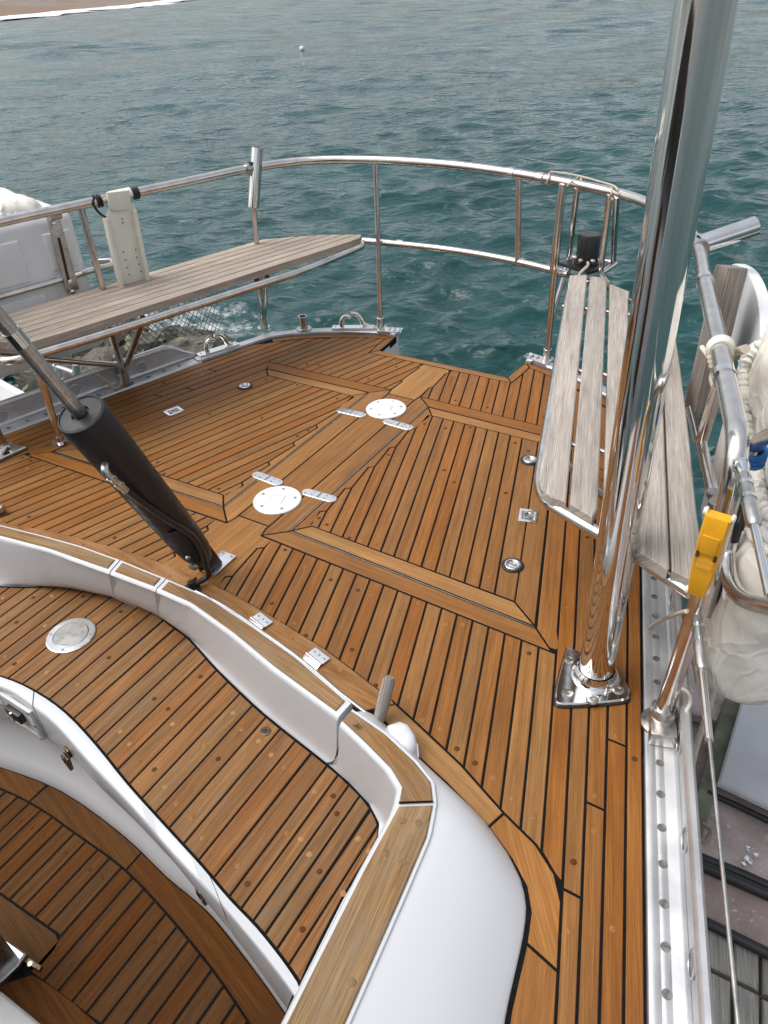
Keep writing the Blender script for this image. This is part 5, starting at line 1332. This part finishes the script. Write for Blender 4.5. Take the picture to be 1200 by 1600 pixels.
# lifelines with bottle screws
def lifeline(lab, a, z, fork):
    t = empty('lifeline', (0, 0, 0), label=lab, cat='lifeline', group='wire lifelines running forward from the side rail')
    a = Vector(a); d = Vector((.2785, -.9604, -.004)); q = lambda s_: a + d * s_
    MB().tube([q(.0), q(.012), q(.03)], [.012, .012, .007], 14).build('fork', 'steel', t, 40)
    MB().tube([q(.028), q(.036), q(.15), q(.158)], [.007, .0105, .0105, .007], 14).build('bottle_screw', 'steel_dull', t, 40)
    for u in (.055, .09): MB().tube([q(u), q(u + .008)], .0118, 14).build('lock_ring', 'steel', t, 40)
    MB().tube([q(.15), q(.20), q(.30)], [.006, .0062, .0062], 12).build('swage', 'steel', t, 40)
    tube('wire', [q(.29), q(2.2)], .0029, 'steel_dull', t, 8)
    MB().lathe([(.011, 0), (.011, .006)], q(.006) + Vector((-.009, 0, 0)), (1, 0, 0), 12).build('clevis_pin', 'steel', t, 40)
    rebase(t, a)
lifeline('upper wire lifeline with a bottle screw beside the blue cord', (1.237, -.307, .672), .672, 1)
lifeline('lower wire lifeline with a bottle screw below the yellow clip', (1.228, -.272, .345), .345, 1)
# yellow clip
t = empty('yellow_clip', (0, 0, 0), label='bright yellow plastic clip strapped to the side rail post', cat='clip')
P0, P1 = Vector([(1.2288,-0.358,0.4423)][0]), Vector([(1.2308,-0.3648,0.6132)][0])
dz = (P1 - P0); Ln = dz.length; dz.normalize(); fx = Vector((-.05, -.93, .5)); fx = (fx - dz * fx.dot(dz)).normalized(); fs = dz.cross(fx)
prof = [(0, .0, .011), (.02, .003, .0145), (.30, .006, .018), (.58, .008, .019), (.62, .012, .019), (.80, .013, .019), (.97, .010, .019), (1.0, .008, .0185)]
rows = [[], [], [], [], [], []]
for u, bulge, w in prof:
    c = P0 + dz * Ln * u
    for r, (a, b) in zip(rows, ((-.012, -1), (0, -1), (.006, -.85), (.006, .85), (0, 1), (-.012, 1))): r.append(tuple(c + fx * (a + bulge) + fs * (w * b)))
MB().loft(rows).build('body', 'yellow_plastic', t, 40)
for u in (.0, 1.0):
    c = P0 + dz * Ln * u; w = .011 if u == 0 else .0185; g = .0 if u == 0 else .008
    MB().add([c + fx * (-.012 + g) - fs * w, c + fx * (.006 + g) - fs * w, c + fx * (.006 + g) + fs * w, c + fx * (-.012 + g) + fs * w], [(0, 1, 2, 3)]).build('end_web', 'yellow_plastic', t, None)
for k in range(8):
    c = P0 + dz * Ln * (.40 + .018 * k); MB().tube([c + fx * .0132 - fs * .012, c + fx * .0132 + fs * .012], .0011, 6).build('grip_rib', 'yellow_plastic', t, 60)
vslab('tongue', [P0 + dz * Ln * .60 + fx * .0165 - fs * .011, P0 + dz * Ln * .60 + fx * .0165 + fs * .011, P0 + dz * Ln * .82 + fx * .0200 + fs * .013, P0 + dz * Ln * .82 + fx * .0200 - fs * .013], fx * .003, 'yellow_plastic', t, .001)
for k in (-1, 1): MB().box(P0 + dz * Ln * .57 + fx * .0150 + fs * .0135 * k, (.0028, .008, .0012), basis(fx, fs), .0005).build('slot', 'bronze', t)
for u, k in ((.02, -1), (.08, 1), (.99, 1), (.99, -1)): MB().lathe([(.007, 0), (.007, .004), (.005, .006)], P0 + dz * Ln * u + fs * (.013 if u < .5 else .0175) * k, fs * k, 14).build('white_cap', 'white_plastic', t, 40)
rebase(t, P0)
t = empty('loose_cord', (0, 0, 0), label='stiff end of cream cord sticking out over the toe rail', cat='cord')
tube('strand', smooth([(1.2173,-0.3011,0.3488),(1.1886,-0.2022,0.2391),(1.1437,-0.0474,0.0582),(1.1079,0.0761,-0.1022),(1.0942,0.1236,-0.1712)], 5), .0042, 'cream_rope', t, 8)
rebase(t, [(1.2173,-0.3011,0.3488)][0])

# ================================================================== quay below the near side
DZ = -.72
dk = empty('quay', (0, 0, 0), kind='structure', label='worn quay of planks and rusty plates beside the hull')
MB().prism([(1.36, -2.2), (3.4, -2.2), (3.4, 1.25), (1.28, 1.25), (1.28, .0)], DZ - .25, DZ - .06).build('quay_base', 'rust_steel', dk, None)
def dslab(nm, p, z, th, mat, grain=(1, .3), bev=.004):
    o = MB().prism(WQ(p), z - th, z, bev).build(nm, mat, dk, 40); uvmap(o.data, grain); return o
L1a, L1b = Vector([(1.3872,-0.2294,-0.72)][0]), Vector([(1.7871,-0.229,-0.72)][0])
L2a, L2b = Vector([(1.411,-0.3295,-0.72)][0]), Vector([(1.7941,-0.3217,-0.72)][0])
L3a, L3b = Vector([(1.4613,-0.5418,-0.72)][0]), Vector([(1.8102,-0.535,-0.72)][0])
for (a0, a1, b0_, b1_) in ((L1a, L1b, L2a, L2b), (L2a, L2b, L3a, L3b)):
    n_ = 6
    for k in range(n_):
        f0, f1 = k / n_ + .012, (k + 1) / n_ - .012
        o0 = .04
        q = [a0.lerp(a1, f0).lerp(b0_.lerp(b1_, f0), o0), a0.lerp(a1, f1).lerp(b0_.lerp(b1_, f1), o0), a0.lerp(a1, f1).lerp(b0_.lerp(b1_, f1), 1 - o0), a0.lerp(a1, f0).lerp(b0_.lerp(b1_, f0), 1 - o0)]
        dslab('plank', q, DZ + random.uniform(-.004, .004), .03, 'dock_timber', (b0_.x - a0.x, b0_.y - a0.y))
grimy('rust_pale', (.28, .225, .205), (.42, .345, .32), (.52, .46, .43), (.65, .60, .56))
dslab('steel_plate', [(1.3516,-0.0951,-0.7),(1.7694,-0.0715,-0.7),(1.7818,-0.2359,-0.7),(1.3839,-0.231,-0.7)], -.705, .03, 'rust_steel')
dslab('steel_plate', [(1.3243,0.0202,-0.7),(1.3933,0.1821,-0.7),(1.7523,0.1542,-0.7),(1.7678,-0.0509,-0.7),(1.3463,-0.0728,-0.7)], -.69, .03, 'rust_pale')
dslab('steel_plate', [(1.1613,0.6608,-0.7),(1.3682,0.6406,-0.7),(1.3501,0.4178,-0.7),(1.2137,0.4004,-0.7)], -.69, .03, 'rust_pale')
dslab('steel_plate', [(1.2279,0.4146,-0.74),(1.3656,0.4327,-0.74),(1.3675,0.0607,-0.74),(1.3041,0.0597,-0.74)], -.74, .03, 'rust_steel')
dslab('grey_panel', [(1.3926,0.1358,-0.62),(1.3982,0.5475,-0.62),(1.6956,0.5952,-0.62),(1.7321,0.1121,-0.62)], -.62, .02, 'grey_panel', bev=.006)
dslab('green_beam', [(1.366,-0.0277,-0.66),(1.3489,0.0178,-0.66),(1.351,0.5112,-0.66),(1.4093,0.5136,-0.66),(1.3921,-0.0386,-0.66)], -.665, .05, 'green_paint', (.1, 1))
for pts, r in (([(1.3111,-0.0779,-0.69),(1.4119,-0.0711,-0.69),(1.5088,-0.0645,-0.69),(1.572,-0.0639,-0.69),(1.7654,-0.0576,-0.69)], .013), ([(1.3167,-0.1003,-0.69),(1.4165,-0.0931,-0.69),(1.5132,-0.0897,-0.69),(1.5757,-0.0887,-0.69),(1.7673,-0.0831,-0.69)], .016), ([(1.3537,-0.2408,-0.7),(1.4484,-0.2346,-0.7),(1.5407,-0.2349,-0.7),(1.6,-0.2352,-0.7),(1.7819,-0.2374,-0.7)], .014), ([(1.3752,0.1254,-0.67),(1.4545,0.1232,-0.67),(1.54,0.1173,-0.67),(1.7475,0.1018,-0.67)], .009)):
    tube('rubber_hose', smooth(pts, 4), r, 'rubber', dk, 10)
tube('handle', fillet([(1.3752,-0.0429,-0.655),(1.4028,-0.0463,-0.655),(1.4103,-0.0015,-0.655),(1.3842,0.0099,-0.655)], .01, 4), .005, 'rust_steel', dk, 8)
pcs = [(1.5107,-0.0272,-0.67)][0]
mb = MB(); rn = random.Random(2)
for k in range(9): mb.box((pcs[0] + rn.uniform(-.02, .02), pcs[1] + rn.uniform(-.03, .03), DZ + .045 + rn.uniform(0, .012)), (rn.uniform(.003, .006), rn.uniform(.003, .007), .003), Matrix.Rotation(rn.uniform(0, 3), 3, 'Z'), .003)
o = mb.build('crumpled_foil', 'plate_metal'); tag(o, label='small lump of crumpled foil on the rusty quay plate', cat='foil')
t = empty('hanging_rope', (0, 0, 0), label='braided cream rope hanging between the hull and the green beam', cat='rope')
tube('rope', smooth([(1.3083,0.3605,-0.45),(1.3103,0.2791,-0.45),(1.3108,0.1755,-0.45),(1.3089,0.089,-0.45),(1.3129,0.0105,-0.45)], 5), .009, 'cream_rope', t, 10)
tube('loop', smooth([(1.2406,-0.2443,0.095),(1.2578,-0.248,0.095),(1.2671,-0.2725,0.095),(1.2656,-0.2986,0.095)], 5), .004, 'white_plastic', t, 8)
rebase(t, [(1.3129,0.0105,-0.45)][0])

# ================================================================== far side: dinghy, ladder, rocks, net
t = empty('moored_dinghy', (0, 0, 0), label='white dinghy corner lying outside the holed toe rail', cat='dinghy')
dg = [(-3.7881,0.8228,-0.62),(-2.9497,0.8965,-0.62),(-2.4444,0.8124,-0.62),(-2.2991,0.7153,-0.62),(-2.1419,0.4683,-0.62),(-2.1186,0.2957,-0.62),(-2.2924,-0.0809,-0.62)]
bt = inset(ccw(WQ(dg)), .10)
rows = [[(x, y, -.62) for x, y in ccw(WQ(dg)) + ccw(WQ(dg))[:1]], [(x, y, -1.25) for x, y in bt + bt[:1]]]
MB().loft(rows[::-1]).build('hull_side', 'hull_white', t, 30)
inn_d = inset(ccw(WQ(dg)), .05)
rows = [[(x, y, -.62) for x, y in ccw(WQ(dg)) + ccw(WQ(dg))[:1]], [(x, y, -.612) for x, y in inn_d + inn_d[:1]], [(x, y, -.78) for x, y in inset(inn_d, .02) + inset(inn_d, .02)[:1]]]
MB().loft(rows).build('gunwale', 'hull_white', t, 30)
MB().prism(inset(inn_d, .02), -.80, -.775).build('inside_floor', 'gelcoat_old', t, None)
rebase(t, (dg[2][0], dg[2][1], WZ))
t = empty('ladder', (0, 0, 0), label='short aluminium ladder standing among the rocks beyond the dinghy', cat='ladder')
la = [(-2.9286,1.1557,-0.85),(-2.7722,1.193,-0.85)]; lt_ = [(-2.7635,1.1967,-0.55),(-2.5484,1.1662,-0.55)]
for a, b in zip(la, lt_): MB().tube([Vector(a) - Vector((0, 0, .35)), Vector(b)], .022, 10).build('rail', 'aluminium', t, 40)
for k in (.15, .45, .75): MB().tube([Vector(la[0]).lerp(Vector(lt_[0]), k), Vector(la[1]).lerp(Vector(lt_[1]), k)], .015, 10).build('rung', 'aluminium', t, 40)
rebase(t, la[0])
from mathutils import noise as nz
rn = random.Random(11)
ROCKS = []
for k in range(26):
    bm = bmesh.new(); bmesh.ops.create_icosphere(bm, subdivisions=2, radius=1)
    off = Vector((rn.uniform(0, 50), rn.uniform(0, 50), 0))
    for v in bm.verts: v.co *= 1 + .55 * nz.noise(v.co * 1.1 + off) + .22 * nz.noise(v.co * 2.7 + off)
    me = bpy.data.meshes.new('rock'); bm.to_mesh(me); bm.free()
    o = link('rock', me, 'rock', None, 38)
    x = rn.uniform(-4.6, -2.7); y = .5 + (x + 4.6) * .35 + rn.uniform(0, 1.7)
    r = rn.uniform(.10, .30); o.location = (x, y, WZ + .02 + .10 * rn.random() + max(0, (-3.2 - x)) * .10); o.scale = (r * 1.25, r, r * .62); o.rotation_euler = (rn.uniform(-.3, .3), rn.uniform(-.3, .3), rn.uniform(0, 6))
    tag(o, label='dark weathered rock in the pile beyond the closed bench', cat='rock', group='rocks in the pile beyond the closed bench')
gr = MB()
for k in range(420):
    x = rn.uniform(-4.2, -2.6); y = .6 + (x + 4.6) * .33 + rn.uniform(0, 1.4); z = WZ + .1 + rn.uniform(0, .22); a = rn.uniform(0, 6.3); l_ = rn.uniform(.03, .09)
    d1 = Vector((math.cos(a), math.sin(a), rn.uniform(-.2, .8))) * l_; d2 = Vector((-math.sin(a), math.cos(a), rn.uniform(-.3, .3))) * l_ * .35; c = Vector((x, y, z))
    gr.add([c, c + d1 * .5 + d2, c + d1, c + d1 * .5 - d2], [(0, 1, 2, 3)])
o = gr.build('shore_weeds', 'leaf_green', None, None); tag(o, kind='stuff', label='low weeds growing between the rocks')
# wire netting
t = empty('wire_netting', (0, 0, 0), label='dark diamond mesh netting hanging behind the bench legs', cat='netting')
n0, n1 = Vector([(-3.0718,1.8207,-1.15)][0]), Vector([(-2.82,2.7713,-1.15)][0]); upn = Vector((-.15, .15, .62)); W_ = (n1 - n0).length; dn = (n1 - n0).normalized()
mb = MB(); stp = .052; nn_ = int(W_ / stp) + 12
for k in range(-12, nn_):
    for sg in (1, -1):
        a = n0 + dn * (k * stp); b = a + dn * (sg * .60)
        def sag(p, f): return p + upn * f + Vector((0, 0, -.10 * math.sin(math.pi * min(1, max(0, (p - n0).dot(dn) / W_)))))
        seq = [a.lerp(b, f) for f in np.linspace(0, 1, 9)]
        pth = [sag(p, f) for p, f in zip(seq, np.linspace(0, 1, 9)) if -.01 < (p - n0).dot(dn) / W_ < 1.01]
        if len(pth) > 2: mb.tube(pth, .0024, 4, caps=False)
mb.build('mesh', 'net_cord', t, None)['kind'] = 'stuff'
tube('edge_rope', [sag(n0.lerp(n1, f), 1) for f in np.linspace(0, 1, 12)], .006, 'net_cord', t, 6)
rebase(t, n0)
# ================================================================== boat forward of the cockpit: unseen, added for steel reflections and floor shade
t = empty('added_coachroof', (0, 0, 0), label='unseen white cabin roof with dark windows, added for the steel to mirror', cat='added_coachroof')
rows = []
for z, k in ((.0, 1.0), (.30, .93), (.38, .88), (.42, .70), (.44, 0.0)):
    rows.append([(-1.15 * k, -2.1, z), (-1.15 * k, -4.2, z), (-.75 * k, -6.2, z * .8), (0, -6.8 + .3 * (1 - k), z * .8), (.75 * k, -6.2, z * .8), (1.15 * k, -4.2, z), (1.15 * k, -2.1, z)])
MB().loft(rows).build('roof_moulding', 'gelcoat', t, 40)  # unseen cabin, added for the pole to mirror and to block low sky
MB().box((0, -2.1, -.05), (1.12, .02, .46), bev=.01).build('bulkhead', 'gelcoat', t)
MB().box((.0, -2.07, .05), (.32, .02, .40), bev=.005).build('companion_door', 'teak_sole_shaded', t)
for s in (1, -1):
    for y in (-2.9, -3.7): MB().box((1.125 * s, y, .16), (.02, .28, .07), Matrix.Rotation(-.2 * s, 3, 'Y'), .02).build('window', 'black_plastic', t)
rebase(t, (0, -3.5, 0))
t = empty('added_sprayhood', (0, 0, 0), label='unseen grey cloth hood over the companionway, added to shade the cockpit floor', cat='added_sprayhood')
plain('hood_cloth', (.30, .285, .26), .85, var=.2, scale=6)
rows = []
for y, hgt, w in ((-1.80, 1.16, .98), (-2.3, 1.20, .98), (-2.8, 1.0, .94), (-3.2, .42, .9)):
    rows.append([(w * math.cos(a) * 1.0, y, .40 + (hgt - .40) * math.sin(a) ** .6) for a in np.linspace(0, math.pi, 15)])
MB().loft(rows).build('hood', 'hood_cloth', t, 60)  # added hood, out of view, shades the floor and reflects in the steel
rebase(t, (0, -2.8, .4))
t = empty('added_mast', (0, 0, 0), label='unseen aluminium spar with a boom, added for the steel to mirror', cat='added_mast')
MB().tube([(0, -5.2, .35), (0, -5.2, 14)], .10, 20).build('spar', 'aluminium', t, 60)  # unseen spars, added to give the polished steel thin reflected streaks
MB().tube([(0, -5.1, 1.75), (0, -1.9, 1.85)], .065, 16).build('boom', 'aluminium', t, 60)
MB().tube([(0, -5.05, 1.95), (0, -3.5, 2.02), (0, -2.0, 1.98)], [.17, .14, .08], 16).build('sail_cover', 'hood_cloth', t, 60)
rebase(t, (0, -5.2, .35))
